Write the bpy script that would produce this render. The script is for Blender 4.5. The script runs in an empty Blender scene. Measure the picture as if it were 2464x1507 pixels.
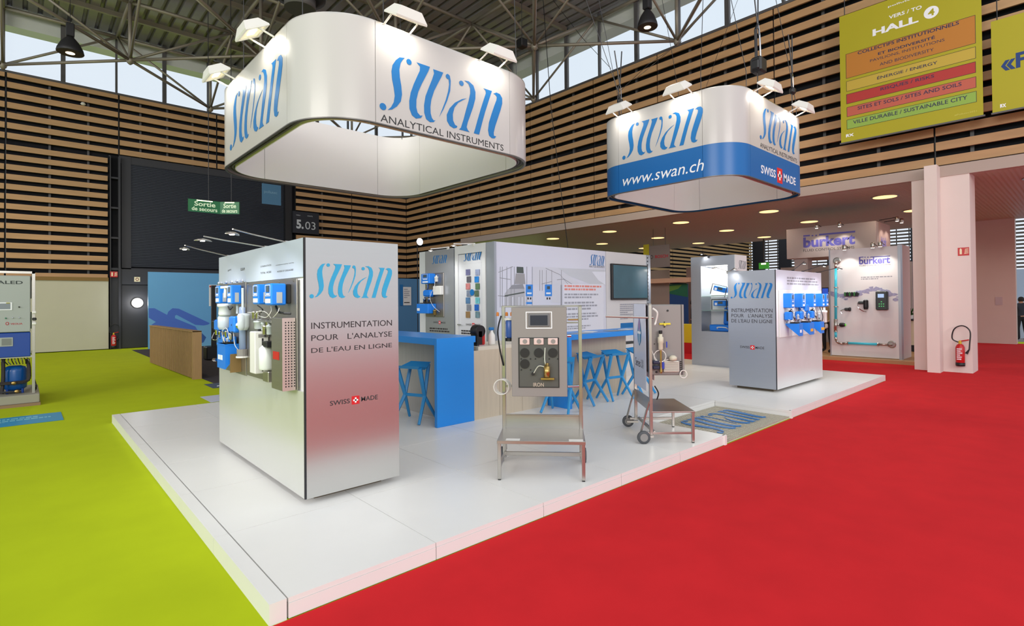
import bpy, bmesh, math, random
from mathutils import Vector as V, Matrix
random.seed(7)
PI = math.pi
D = bpy.data
S = bpy.context.scene
COL = S.collection
# ------------------------------------------------------------------ camera (pixels refer to the 2464 x 1507 frame)
FPX, CXP, CYP, CAMZ = 1290.588, 1232.0, 710.85, 1.77
YAW, PIT, ROL = [math.radians(a) for a in (47.55339, -0.6076, 0.52886)]
fw = V((math.cos(PIT)*math.cos(YAW), math.cos(PIT)*math.sin(YAW), -math.sin(PIT)))
rt = V((math.sin(YAW), -math.cos(YAW), 0)); dn = fw.cross(rt)
cr_, sr_ = math.cos(ROL), math.sin(ROL)
RT = cr_*rt+sr_*dn; DN = -sr_*rt+cr_*dn; CAM = V((0, 0, CAMZ))
cam = D.cameras.new('camera'); camo = D.objects.new('camera', cam); COL.objects.link(camo)
camo.matrix_world = Matrix(((RT.x, -DN.x, -fw.x, 0), (RT.y, -DN.y, -fw.y, 0), (RT.z, -DN.z, -fw.z, CAMZ), (0, 0, 0, 1)))
cam.sensor_width = 36; cam.sensor_fit = 'HORIZONTAL'; cam.lens = 36*FPX/2464
cam.shift_y = -(753.5-CYP)/2464; cam.clip_end = 300; cam.clip_start = .05
S.camera = camo
def hit(x, y, ax, v):
    d = RT*((x-CXP)/FPX)+DN*((y-CYP)/FPX)+fw
    i = 'xyz'.index(ax)
    return CAM+d*((v-CAM[i])/d[i])
def proj(p):
    q = V(p)-CAM; w = q.dot(fw)
    return CXP+FPX*q.dot(RT)/w, CYP+FPX*q.dot(DN)/w, w
# ------------------------------------------------------------------ world, exposure
S.view_settings.view_transform = 'Standard'; S.view_settings.look = 'None'
S.view_settings.exposure = 0.0; S.view_settings.gamma = 1.0; S.view_settings.use_curve_mapping = False
w = D.worlds.new('world'); S.world = w; w.use_nodes = True
wn = w.node_tree; bg = wn.nodes['Background']
tc = wn.nodes.new('ShaderNodeTexCoord'); sx = wn.nodes.new('ShaderNodeSeparateXYZ'); rp = wn.nodes.new('ShaderNodeValToRGB')
wn.links.new(tc.outputs['Generated'], sx.inputs[0]); wn.links.new(sx.outputs[2], rp.inputs[0]); wn.links.new(rp.outputs[0], bg.inputs[0])
rp.color_ramp.elements[0].position = 0.0; rp.color_ramp.elements[0].color = (.86, .92, 1, 1)
rp.color_ramp.elements[1].position = 0.6; rp.color_ramp.elements[1].color = (.76, .88, 1, 1)
bg.inputs[1].default_value = 1.0
def area(name, loc, rot, sx_, sy_, power, col=(1, 1, 1), spread=None):
    l = D.lights.new(name, 'AREA'); l.shape = 'RECTANGLE'; l.size = sx_; l.size_y = sy_; l.energy = power; l.color = col
    if spread: l.spread = spread
    o = D.objects.new(name, l); COL.objects.link(o); o.location = loc; o.rotation_euler = rot
    return o
# unseen area lights added above and behind the camera to brighten booth and walls
area('fill_light', (1, -2, 11.5), (0, 0, 0), 14, 7, 230, (1, .95, .87))
area('fill_light', (11, -3, 11.5), (0, 0, 0), 10, 7, 170, (1, .95, .87))
area('fill_light', (-7, 12, 11.5), (0, 0, 0), 6, 14, 240, (1, .97, .92))
for p_, q_, e_ in (((-6, -20, 9.5), (6, 26, 7), 2500), ((-20, 0, 9.5), (16, 12, 7), 2500)):  # tilted area lights added to brighten the slatted walls
    kl = area('fill_light', p_, (0, 0, 0), 14, 6, e_, (1, .95, .88)); kl.rotation_euler = (V(q_)-V(p_)).to_track_quat('-Z', 'Y').to_euler()
# ------------------------------------------------------------------ materials
def lin(c):
    r = []
    for a in c:
        a = a/255.0
        r.append(a/12.92 if a <= .04045 else ((a+.055)/1.055)**2.4)
    return (r[0], r[1], r[2], 1)
MC = {}
def mat(name, c, rough=.5, metal=0.0, noise=0.0, scale=20.0, bump=0.0, stretch=None, emit=0.0, alpha=None, trans=0.0, coat=0.0, spec=None, ecol=None):
    if name in MC: return MC[name]
    m = D.materials.new(name); m.use_nodes = True; t = m.node_tree; b = t.nodes['Principled BSDF']
    col = lin(c); b.inputs['Base Color'].default_value = col
    b.inputs['Roughness'].default_value = rough; b.inputs['Metallic'].default_value = metal
    if spec is not None: b.inputs['Specular IOR Level'].default_value = spec
    if coat: b.inputs['Coat Weight'].default_value = coat; b.inputs['Coat Roughness'].default_value = .15
    if trans: b.inputs['Transmission Weight'].default_value = trans; b.inputs['IOR'].default_value = 1.2
    if alpha is not None: b.inputs['Alpha'].default_value = alpha
    if emit: b.inputs['Emission Color'].default_value = lin(ecol or c); b.inputs['Emission Strength'].default_value = emit
    if noise or bump:
        tcn = t.nodes.new('ShaderNodeTexCoord'); mp = t.nodes.new('ShaderNodeMapping'); nz = t.nodes.new('ShaderNodeTexNoise')
        t.links.new(tcn.outputs['Object'], mp.inputs[0]); t.links.new(mp.outputs[0], nz.inputs['Vector'])
        if stretch: mp.inputs['Scale'].default_value = stretch
        nz.inputs['Scale'].default_value = scale; nz.inputs['Detail'].default_value = 5
        if noise:
            mx = t.nodes.new('ShaderNodeMixRGB'); mx.blend_type = 'MIX'
            mx.inputs[1].default_value = tuple(max(0, a*(1-noise)) for a in col[:3])+(1,)
            mx.inputs[2].default_value = tuple(min(1, a*(1+noise)) for a in col[:3])+(1,)
            t.links.new(nz.outputs['Fac'], mx.inputs[0]); t.links.new(mx.outputs[0], b.inputs['Base Color'])
        if bump:
            bp = t.nodes.new('ShaderNodeBump'); bp.inputs['Strength'].default_value = bump; bp.inputs['Distance'].default_value = .01
            t.links.new(nz.outputs['Fac'], bp.inputs['Height']); t.links.new(bp.outputs[0], b.inputs['Normal'])
    MC[name] = m
    return m
RED = mat('red carpet', (200, 34, 40), .95, noise=.12, scale=3, spec=.15)
LIME = mat('lime carpet', (172, 188, 20), .95, noise=.10, scale=2, spec=.15)
DKCARP = mat('charcoal carpet', (74, 70, 74), .95, noise=.2, scale=8, spec=.1)
DECK = mat('white laminate', (232, 230, 227), .32, noise=.02, scale=4)
SEAM = mat('dark seam', (60, 52, 48), .8)
ALU = mat('brushed composite', (204, 203, 200), .25, metal=.86, noise=.02, scale=3, stretch=(1, 1, 30))
ALU2 = mat('brushed composite dark', (178, 182, 190), .33, metal=.6, noise=.03, scale=4, stretch=(1, 1, 30))
STEEL = mat('stainless steel', (186, 182, 176), .28, metal=.9, noise=.06, scale=6, stretch=(1, 1, 12))
STEELD = mat('stainless plate', (165, 160, 154), .36, metal=.85, noise=.08, scale=5, stretch=(1, 1, 10))
GREYP = mat('grey powder coat', (140, 136, 134), .5, metal=.2)
WHITE = mat('white board', (232, 231, 232), .45)
WHITEG = mat('white gloss', (214, 217, 232), .25, coat=.2)
WPL = mat('white plastic', (228, 226, 222), .4)
BLACK = mat('black plastic', (24, 24, 27), .45)
DARK = mat('dark metal', (46, 46, 50), .5, metal=.3)
NAVY = mat('dark void', (14, 16, 24), .9)
BLUE = mat('blue lacquer', (30, 138, 226), .35)
STOOLB = mat('blue polymer', (44, 140, 200), .4)
INSTB = mat('blue instrument housing', (22, 122, 224), .38)
WOOD = mat('pale wood laminate', (203, 187, 165), .5, noise=.10, scale=3, stretch=(9, 9, .6), bump=.05)
OAK = mat('oak', (165, 130, 88), .55, noise=.18, scale=4, stretch=(10, 10, 1))
SLAT = mat('larch slat', (182, 143, 101), .6, noise=.22, scale=1.3, stretch=(1, 1, 6))
COLW = mat('column paint', (224, 208, 202), .75, noise=.03, scale=2)
WALLW = mat('passage wall paint', (206, 186, 178), .7, noise=.04, scale=2)
CREAM = mat('cream door paint', (190, 187, 168), .7, noise=.04, scale=1.5)
SHUT = mat('shutter anthracite', (42, 47, 58), .45, metal=.3)
DPNL = mat('anthracite panel', (52, 53, 60), .6)
LOGOB = mat('logo blue', (6, 110, 180), .4)
LOGOC = mat('logo cyan', (48, 164, 214), .4)
BAND = mat('sign band blue', (8, 98, 170), .35)
SIGNW = mat('sign white', (188, 185, 184), .42, metal=.0, coat=.5)
INNERLIT = mat('sign inner bounce white', (236, 233, 232), .5)  # inner skin paler: floor bounce light put into its colour
TXT = mat('text dark', (52, 47, 50), .5)
TXTB = mat('text black', (30, 30, 32), .5)
TXTW = mat('text white', (238, 240, 245), .4)
CROSSR = mat('swiss red', (214, 30, 36), .45)
CROSSW = mat('cross white', (245, 245, 245), .4)
TUBE = mat('truss tube paint', (150, 142, 130), .45, metal=.35)
ROOF = mat('roof deck', (158, 154, 162), .45, metal=.5, noise=.15, scale=1.5)
FASC = mat('outer eave', (206, 208, 204), .7)
FRAME = mat('window frame', (84, 82, 84), .5)
CABLE = mat('steel cable', (70, 70, 72), .4, metal=.6)
GLASS = mat('clear glass', (235, 245, 250), .02, alpha=.05, spec=.3)
LAMPW = mat('lamp glow', (255, 250, 236), .4, emit=9)
LAMPC = mat('warm downlight glow', (255, 200, 130), .4, emit=2.2)
DIMW = mat('lamp lens unlit', (120, 160, 210), .2, metal=.3)
CHR = mat('chrome', (200, 200, 205), .15, metal=1)
BRASS = mat('brass', (180, 150, 90), .3, metal=.9)
SCRG = mat('lcd grey', (70, 84, 92), .3)
REDP = mat('red paint', (190, 26, 30), .35)
YEL = mat('banner lime', (170, 162, 14), .6, noise=.05, scale=1)
SKIN = mat('skin', (190, 140, 115), .6)
# ------------------------------------------------------------------ building tools
WM = {}
def tag(o, label=None, cat=None, group=None, kind=None):
    if label: o['label'] = label
    if cat: o['category'] = cat
    if group: o['group'] = group
    if kind: o['kind'] = kind
    return o
def thing(name, label, cat, loc=(0, 0, 0), rz=0.0, group=None, kind=None):
    o = D.objects.new(name, None); COL.objects.link(o); o.empty_display_size = .1
    o.location = loc; o.rotation_euler = (0, 0, rz)
    WM[o] = Matrix.Translation(V(loc)) @ Matrix.Rotation(rz, 4, 'Z')
    if kind: tag(o, label, None, group, kind)
    else: tag(o, label, cat, group)
    return o
class MB:
    def __init__(s, M=None): s.v = []; s.f = []; s.M = M or Matrix.Identity(4); s.sm = False
    def add(s, vs, fs):
        n = len(s.v); s.v += [s.M @ V(p) for p in vs]; s.f += [tuple(i+n for i in f) for f in fs]; return s
    def box(s, a, b):
        x0, x1 = sorted((a[0], b[0])); y0, y1 = sorted((a[1], b[1])); z0, z1 = sorted((a[2], b[2]))
        return s.add([(x0, y0, z0), (x1, y0, z0), (x1, y1, z0), (x0, y1, z0), (x0, y0, z1), (x1, y0, z1), (x1, y1, z1), (x0, y1, z1)],
                     [(0, 3, 2, 1), (4, 5, 6, 7), (0, 1, 5, 4), (1, 2, 6, 5), (2, 3, 7, 6), (3, 0, 4, 7)])
    def cbox(s, a, b, c=.01):
        """box with chamfered vertical and horizontal edges"""
        x0, x1 = sorted((a[0], b[0])); y0, y1 = sorted((a[1], b[1])); z0, z1 = sorted((a[2], b[2]))
        c = min(c, (x1-x0)*.45, (y1-y0)*.45, (z1-z0)*.45)
        def ring(z, i): return [(x0+i, y0+c+i*0, z), (x0+c, y0+i, z), (x1-c, y0+i, z), (x1-i, y0+c, z), (x1-i, y1-c, z), (x1-c, y1-i, z), (x0+c, y1-i, z), (x0+i, y1-c, z)]
        def rin(z): return [(x0+c, y0+c*1.4, z), (x0+c*1.4, y0+c, z), (x1-c*1.4, y0+c, z), (x1-c, y0+c*1.4, z), (x1-c, y1-c*1.4, z), (x1-c*1.4, y1-c, z), (x0+c*1.4, y1-c, z), (x0+c, y1-c*1.4, z)]
        R = [rin(z0), ring(z0+c, 0), ring(z1-c, 0), rin(z1)]
        vs = [p for r in R for p in r]; fs = [tuple(range(7, -1, -1)), tuple(range(24, 32))]
        for k in range(3):
            for i in range(8): fs.append((k*8+i, k*8+(i+1) % 8, k*8+8+(i+1) % 8, k*8+8+i))
        return s.add(vs, fs)
    def tube(s, p, q, r, n=8, r2=None, caps=True):
        p = V(p); q = V(q); d = (q-p)
        if d.length < 1e-6: return s
        d.normalize(); a = d.orthogonal().normalized(); b = d.cross(a); r2 = r if r2 is None else r2
        vs = [p+(a*math.cos(2*PI*i/n)+b*math.sin(2*PI*i/n))*r for i in range(n)]+[q+(a*math.cos(2*PI*i/n)+b*math.sin(2*PI*i/n))*r2 for i in range(n)]
        fs = [(i, (i+1) % n, n+(i+1) % n, n+i) for i in range(n)]
        if caps: fs += [tuple(range(n-1, -1, -1)), tuple(range(n, 2*n))]
        return s.add(vs, fs)
    def path(s, pts, r, n=8):
        pts = [V(p) for p in pts]
        for i in range(len(pts)-1): s.tube(pts[i], pts[i+1], r, n)
        return s
    def lathe(s, c, prof, n=16, axis='z'):
        c = V(c); vs = []
        for (r, h) in prof:
            for i in range(n):
                a = 2*PI*i/n; x, y = r*math.cos(a), r*math.sin(a)
                if axis == 'z': vs.append(c+V((x, y, h)))
                elif axis == 'x': vs.append(c+V((h, x, y)))
                else: vs.append(c+V((x, h, y)))
        fs = []
        for k in range(len(prof)-1):
            for i in range(n): fs.append((k*n+i, k*n+(i+1) % n, (k+1)*n+(i+1) % n, (k+1)*n+i))
        fs.append(tuple(range(n-1, -1, -1))); fs.append(tuple(range((len(prof)-1)*n, len(prof)*n)))
        return s.add(vs, fs)
    def poly(s, pts, nrm, th=.003):
        """extrude polygon (3d points) along nrm by th"""
        pts = [V(p) for p in pts]; nrm = V(nrm); n = len(pts)
        vs = pts+[p+nrm*th for p in pts]
        fs = [tuple(range(n-1, -1, -1)), tuple(range(n, 2*n))]+[(i, (i+1) % n, n+(i+1) % n, n+i) for i in range(n)]
        return s.add(vs, fs)
    def build(s, name, m, parent=None, label=None, kind=None, smooth=False):
        me = D.meshes.new(name)
        inv = WM[parent].inverted() if parent in WM else Matrix.Identity(4)
        me.from_pydata([tuple(inv @ p) for p in s.v], [], s.f); me.update()
        bm = bmesh.new(); bm.from_mesh(me); bmesh.ops.recalc_face_normals(bm, faces=bm.faces); bm.to_mesh(me); bm.free()
        me.materials.append(m)
        if smooth or s.sm:
            for p in me.polygons: p.use_smooth = len(p.vertices) == 4
        o = D.objects.new(name, me); COL.objects.link(o)
        if parent is not None: o.parent = parent; WM[o] = WM[parent]
        else: WM[o] = Matrix.Identity(4)
        if label: o['label'] = label
        if kind: o['kind'] = kind
        return o
def bx(name, a, b, m, parent=None, c=0, M=None, label=None):
    k = MB(M); (k.cbox(a, b, c) if c else k.box(a, b)); return k.build(name, m, parent, label)
# faces: right-direction, up, outward normal for vertical planes seen from the camera side
FX = (V((0, -1, 0)), V((0, 0, 1)), V((-1, 0, 0)))      # plane x = const
FY = (V((1, 0, 0)), V((0, 0, 1)), V((0, -1, 0)))       # plane y = const
class Rect:
    """rectangle on a plane: origin (lower left), unit directions and size"""
    def __init__(s, o, r, u, n, w, h): s.o = V(o); s.r = V(r); s.u = V(u); s.n = V(n); s.w = w; s.h = h
    def p(s, a, b, d=0): return s.o+s.r*(a*s.w)+s.u*(b*s.h)+s.n*d
    def sub(s, a0, b0, a1, b1, d=0): return Rect(s.p(a0, b0, d), s.r, s.u, s.n, (a1-a0)*s.w, (b1-b0)*s.h)
def pr(x0, y0, x1, y1, ax, v, d=0.0):
    """rectangle from lower-left pixel and upper-right pixel on a vertical plane"""
    F = FX if ax == 'x' else FY
    a = hit(x0, y0, ax, v); b = hit(x1, y1, ax, v)
    return Rect(a+F[2]*d, F[0], F[1], F[2], (b-a).dot(F[0]), (b-a).dot(F[1]))
def prl(xl, yb, yt, xr, ax, v):
    F = FX if ax == 'x' else FY
    a = hit(xl, yb, ax, v); t_ = hit(xl, yt, ax, v); b = hit(xr, yb, ax, v)
    return Rect(a, F[0], F[1], F[2], (b-a).dot(F[0]), t_.z-a.z)
def slab(name, R, m, parent, th=.004, back=0.0):
    k = MB(); k.poly([R.p(0, 0, -back), R.p(1, 0, -back), R.p(1, 1, -back), R.p(0, 1, -back)], R.n, th+back); return k.build(name, m, parent)
def disc(name, R, m, parent, th=.004, n=20):
    k = MB(); k.poly([R.p(.5+.5*math.cos(2*PI*i/n), .5+.5*math.sin(2*PI*i/n)) for i in range(n)], R.n, th); return k.build(name, m, parent)
def textmesh(s, bold=0.0, shear=0.0):
    cu = D.curves.new('t', 'FONT'); cu.body = s; cu.size = 1; cu.shear = shear; cu.offset = bold; cu.resolution_u = 3
    cu.align_x = 'LEFT'; o = D.objects.new('t', cu); COL.objects.link(o)
    dg = bpy.context.evaluated_depsgraph_get(); dg.update(); me = D.meshes.new_from_object(o.evaluated_get(dg))
    vs = [tuple(v.co) for v in me.vertices]; fs = [tuple(p.vertices) for p in me.polygons]
    D.objects.remove(o); D.curves.remove(cu); D.meshes.remove(me)
    return vs, fs
def text(s, R, m, parent, bold=0.0, shear=0.0, name='lettering', d=.0015):
    vs, fs = textmesh(s, bold, shear)
    x0 = min(v[0] for v in vs); x1 = max(v[0] for v in vs); y0 = min(v[1] for v in vs); y1 = max(v[1] for v in vs)
    k = MB(); k.add([R.p((v[0]-x0)/(x1-x0), (v[1]-y0)/max(1e-6, (y1-y0)), d) for v in vs], fs)
    return k.build(name, m, parent)
# the flowing four-letter wordmark, outlines in a 1360 x 525 box (y down)
LG = [[(690,690),(640,700),(605,735),(572,790),(562,850),(568,920),(583,990),(592,1060),(582,1120),(556,1170),(525,1203),(565,1190),(612,1150),(650,1095),(662,1030),(655,950),(642,880),(638,810),(650,750),(672,710)],
 [(810,692),(948,692),(930,740),(900,800),(860,880),(825,960),(805,1040),(803,1110),(815,1155),(843,1178),(868,1170),(850,1198),(800,1215),(760,1195),(735,1140),(733,1070),(748,990),(780,900),(815,820),(842,760),(845,722)],
 [(983,703),(1092,703),(1072,750),(1035,820),(990,910),(960,1000),(950,1070),(952,1130),(965,1170),(985,1190),(1003,1182),(985,1205),(945,1215),(905,1195),(885,1140),(884,1070),(900,980),(935,890),(972,800),(992,740)],
 [(1140,700),(1165,712),(1175,760),(1168,860),(1135,960),(1090,1060),(1045,1140),(1080,1055),(1118,960),(1145,870),(1157,800),(1152,755)],
 [(1335,710),(1385,703),(1440,730),(1465,790),(1462,860),(1435,950),(1400,1040),(1368,1120),(1355,1170),(1368,1195),(1390,1212),(1265,1212),(1288,1190),(1320,1100),(1350,1000),(1382,900),(1402,820),(1402,770),(1382,730)],
 [(1360,880),(1300,905),(1220,960),(1160,1030),(1128,1100),(1130,1160),(1160,1200),(1205,1215),(1237,1203),(1247,1185),(1220,1178),(1198,1140),(1195,1080),(1215,1010),(1260,950),(1312,912)],
 [(1565,723),(1672,723),(1655,765),(1620,860),(1580,970),(1545,1080),(1515,1180),(1505,1212),(1440,1212),(1457,1165),(1490,1060),(1530,940),(1570,830),(1595,765),(1590,740)],
 [(1690,745),(1730,722),(1775,727),(1805,762),(1805,820),(1780,900),(1745,990),(1710,1080),(1690,1150),(1692,1183),(1722,1185),(1700,1210),(1665,1215),(1630,1195),(1618,1140),(1630,1060),(1665,960),(1700,870),(1730,800),(1735,768),(1715,750)]]
DOTS = [(733, 712, 26), (480, 1185, 31), (1143, 727, 24), (1298, 748, 26)]
def wordmark(R, m, parent, d=.0015, th=.002):
    k = MB(); f = lambda x, y: R.p((x-450)/1360.0, (1215-y)/525.0, d)
    for L in LG: k.poly([f(*p) for p in L], R.n, th)
    for (x, y, r) in DOTS: k.poly([f(x+r*math.cos(2*PI*i/14), y+r*math.sin(2*PI*i/14))+R.n*.0007 for i in range(14)], R.n, th)
    return k.build('wordmark', m, parent)
def swiss(R, parent, tm=TXT, bold=.006):
    text('SWISS', R.sub(0, .12, .4, .88), tm, parent, bold); text('MADE', R.sub(.64, .12, 1, .88), tm, parent, bold)
    q = R.sub(.45, -.18, .59, 1.18); q.w = q.h; q.o = R.p(.52, -.18)-R.r*q.h*.5
    slab('swiss_cross', q, CROSSR, parent, .002)
    k = MB(); k.poly([q.p(.4, .18, .002), q.p(.6, .18, .002), q.p(.6, .82, .002), q.p(.4, .82, .002)], q.n, .001)
    k.poly([q.p(.18, .4, .002), q.p(.82, .4, .002), q.p(.82, .6, .002), q.p(.18, .6, .002)], q.n, .001); k.build('swiss_cross', CROSSW, parent)
def greek(R, rows, m, parent, seed=0, fill=.55):
    """unreadably small print: rows of word-long dashes"""
    rnd = random.Random(seed); k = MB(); n = len(rows)
    for i, wd in enumerate(rows):
        y1 = 1-i/n; y0 = y1-fill/n; x = 0
        while x < wd:
            l = min(wd-x, rnd.uniform(.03, .13))
            k.poly([R.p(x, y0, .001), R.p(x+l, y0, .001), R.p(x+l, y1, .001), R.p(x, y1, .001)], R.n, .001); x += l+.02
    return k.build('small_print', m, parent)
def P(x, y, ax, v): return hit(x, y, ax, v)
T = .12   # deck height
# ================================================================== SETTING
fl = bx('floor', (-14, -12, -.06), (75, 60, 0), LIME); tag(fl, 'lime green exhibition hall floor carpet', kind='structure')
rc = bx('red_carpet', (1.0, -12, 0), (27.4, 3.07, .006), RED); tag(rc, 'bright red carpet in front of the white platform', 'carpet')
k = MB(); k.box((13.62, 3.07, 0), (27.4, 12, .006)); k.box((16.4, 12.0, 0), (27.4, 14, .006))
o = k.build('red_carpet', RED); tag(o, 'red carpet strip behind the far end of the white platform', 'carpet')
o = bx('floor_covering', (28.6, -8, 0), (62, 26.5, .006), mat('added grey floor sheet', (126, 118, 114), .8)); tag(o, 'added grey floor sheet in the neighbouring hall beyond the passage, cutting green bounce', 'carpet')  # added over the lime to keep green bounce off the passage ceiling
o = bx('floor_covering', (13.4, 14.05, 0), (27.4, 24, .006), mat('added taupe sheet', (112, 96, 90), .9, noise=.1, scale=5)); tag(o, 'added taupe sheet deep in the passage behind the storage room, cutting green bounce', 'carpet')  # sheet added so less green reflects up onto the passage ceiling
o = bx('floor_covering', (3.15, 12.6, 0), (13.3, 25.3, .006), DKCARP); tag(o, 'charcoal carpet behind the vertical slatted wooden divider', 'carpet')
# --- slatted walls
UP = [10.25-.37*i for i in range(7)]; LO = [7.6-.3555*i for i in range(14)]
wl = thing('wall_left', 'long back wall of horizontal larch slats on dark backing', None, (0, 26.5, 0), kind='structure')
def slat(parent, a, b): bx('slat', a, b, SLAT, parent)
jl = [-10.35, -7.04, -3.73, -.42, 2.89, 6.44, 9.92, 12.85, 16.15]
for i in range(len(jl)-1):
    for z in UP: slat(wl, (jl[i]+.03, 26.5, z-.21), (jl[i+1]-.03, 26.56, z))
for (a, b) in ((-7.04, -3.73), (-3.73, -.44), (-.44, 2.55), (9.92, 12.85), (12.85, 16.15)):
    for z in LO: slat(wl, (a+.025, 26.5, z-.2), (b-.025, 26.56, z))
bx('backing', (-12, 26.8, 7.8), (16.6, 26.85, 10.25), NAVY, wl)
bx('backing', (-12, 26.8, 0), (2.6, 26.85, 7.8), NAVY, wl); bx('backing', (9.7, 26.8, 0), (16.6, 26.85, 7.8), NAVY, wl)
for x in (-5.3, -2.0, .75, 1.9, 3.6, 4.55, 5.5, 8.1, 11.3, 14.4): bx('post', (x, 26.7, 7.75 if 2.6 < x < 9.7 else 2.9), (x+.07, 26.78, 10.2), FRAME, wl)
for x in jl[2:-1]: bx('post', (x-.012, 26.57, 7.8 if x in (2.89, 6.44) else 2.9), (x+.012, 26.6, 10.25), BLACK, wl)
wr = thing('wall_right', 'upper wall of horizontal larch slats above the passage opening', None, (16.15, 0, 0), kind='structure')
jr = [-4.2, -.8, 2.6, 6.28, 10.15, 12.95, 16.4, 19.87, 23.12, 26.5]
for i in range(len(jr)-1):
    for z in UP: slat(wr, (16.15, jr[i]+.02, z-.21), (16.21, jr[i+1]-.02, z))
    for z in LO[:8]: slat(wr, (16.15, jr[i]+.02, z-.2), (16.21, jr[i+1]-.02, z))
for z in LO[8:]: slat(wr, (16.15, 21.4, z-.2), (16.21, 23.1, z)); slat(wr, (16.15, 23.14, z-.2), (16.21, 26.5, z))
bx('backing', (16.45, -5, 4.9), (16.5, 26.8, 10.25), NAVY, wr); bx('backing', (16.45, 21.3, 0), (16.5, 26.8, 4.9), NAVY, wr)
for y in (-2.4, .9, 1.9, 3.75, 5.0, 7.8, 9.0, 11.1, 11.9, 14.1, 15.3, 17.6, 18.7, 21, 22.2, 24.6): bx('post', (16.34, y, 4.95), (16.42, y+.07, 10.2), FRAME, wr)
for y in jr[1:-1]: bx('post', (16.22, y-.012, 4.95), (16.25, y+.012, 10.25), BLACK, wr)
bx('edge_beam', (16.1, -5, 4.62), (16.3, 21.35, 4.88), mat('edge beam', (176, 158, 148), .6), wr)
bx('conduit', (16.3, -4, 8.3), (16.34, 12, 8.36), FRAME, wr)
# --- clerestory glazing: mullions, panes, white eave seen through the glass
def clerestory(name, ax, v, lo, hi, mull, label):
    t = thing(name, label, None, kind='structure')
    def B(nm, a0, a1, d0, d1, z0, z1, m):
        if ax == 'y': bx(nm, (a0, v+d0, z0), (a1, v+d1, z1), m, t)
        else: bx(nm, (v+d0, a0, z0), (v+d1, a1, z1), m, t)
    B('eave', lo, hi, .25, .9, 12.02, 12.75, FASC)
    B('sill', lo, hi, -.02, .3, 10.2, 10.28, FRAME)
    for i, a in enumerate(mull):
        th = .07 if i % 2 else .035
        B('mullion', a-th, a+th, 0, .12, 10.25, 12.7, FRAME)
        if i < len(mull)-1: B('pane', a+th, mull[i+1]-.035, .05, .06, 10.28, 12.7, GLASS)
clerestory('window_1', 'y', 26.5, -10.5, 16.3, [-.475+1.645*i for i in range(-6, 11)], 'clerestory glazing above the long left slatted wall')
clerestory('window_2', 'x', 16.15, -5, 26.5, [1.0+1.667*i for i in range(-3, 16)], 'clerestory glazing above the right slatted wall')
# --- roof deck with ribs, as corrugated mesh
k = MB(); x = -12.0; zs = 12.72; RY_ = 1.0
while x < 17:
    k.box((x, RY_, zs), (x+.26, 27.4, zs+.03)); k.add([(x+.26, RY_, zs), (x+.3, RY_, zs+.13), (x+.3, 27.4, zs+.13), (x+.26, 27.4, zs)], [(0, 1, 2, 3)])
    k.add([(x+.3, RY_, zs+.13), (x+.38, RY_, zs+.13), (x+.38, 27.4, zs+.13), (x+.3, 27.4, zs+.13)], [(0, 1, 2, 3)])
    k.add([(x+.38, RY_, zs+.13), (x+.42, RY_, zs), (x+.42, 27.4, zs), (x+.38, 27.4, zs+.13)], [(0, 1, 2, 3)]); x += .42
cl = k.build('ceiling', ROOF); tag(cl, 'ribbed metal roof deck over the hall', kind='structure')
# --- space-frame truss
tr = thing('roof_truss', 'grey tubular space frame carrying the hall roof', 'truss', (2.8, 23.3, 10.35))
GX = [-.5+3.32*i for i in range(-2, 6)]; GY = [26.3-3.39*j for j in range(0, 7)]
def vis(p, m=350):
    if (V(p)-CAM).dot(fw) < 1: return False
    a, b, _ = proj(p); return -m < a < 2464+m and -m < b < 900
cnt = [0]
def tb(p, q, r):
    if (vis(p) or vis(q)) and cnt[0] < 295:
        cnt[0] += 1; MB().tube(p, q, r, 6).build('tube', TUBE, tr, smooth=True)
ZT, ZB = 12.45, 10.38
for i, gx in enumerate(GX):
    for j, gy in enumerate(GY):
        if i+1 < len(GX): tb((gx, gy, ZT), (GX[i+1], gy, ZT), .07)
        if j+1 < len(GY): tb((gx, gy, ZT), (gx, GY[j+1], ZT), .07)
        if (i-2+j) % 2 == 0:
            tb((gx, gy, ZB), (gx, gy, ZT), .06)
            for (a, b) in ((1, 0), (-1, 0), (0, 1), (0, -1)):
                if 0 <= i+a < len(GX) and 0 <= j+b < len(GY): tb((gx, gy, ZB), (GX[i+a], GY[j+b], ZT), .045)
            for (a, b) in ((1, 1), (1, -1)):
                if 0 <= i+a < len(GX) and 0 <= j+b < len(GY): tb((gx, gy, ZB), (GX[i+a], GY[j+b], ZB), .055)
            if vis((gx, gy, ZB)): MB().lathe((gx, gy, ZB), [(.03, -.16), (.1, -.1), (.13, 0), (.1, .1), (.03, .16)], 8).build('node', TUBE, tr, smooth=True)
for y in (24.6, 21.0, 17.6, 14.2): bx('purlin', (-8, y, 12.55), (16.1, y+.12, 12.72), TUBE, tr)
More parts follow.
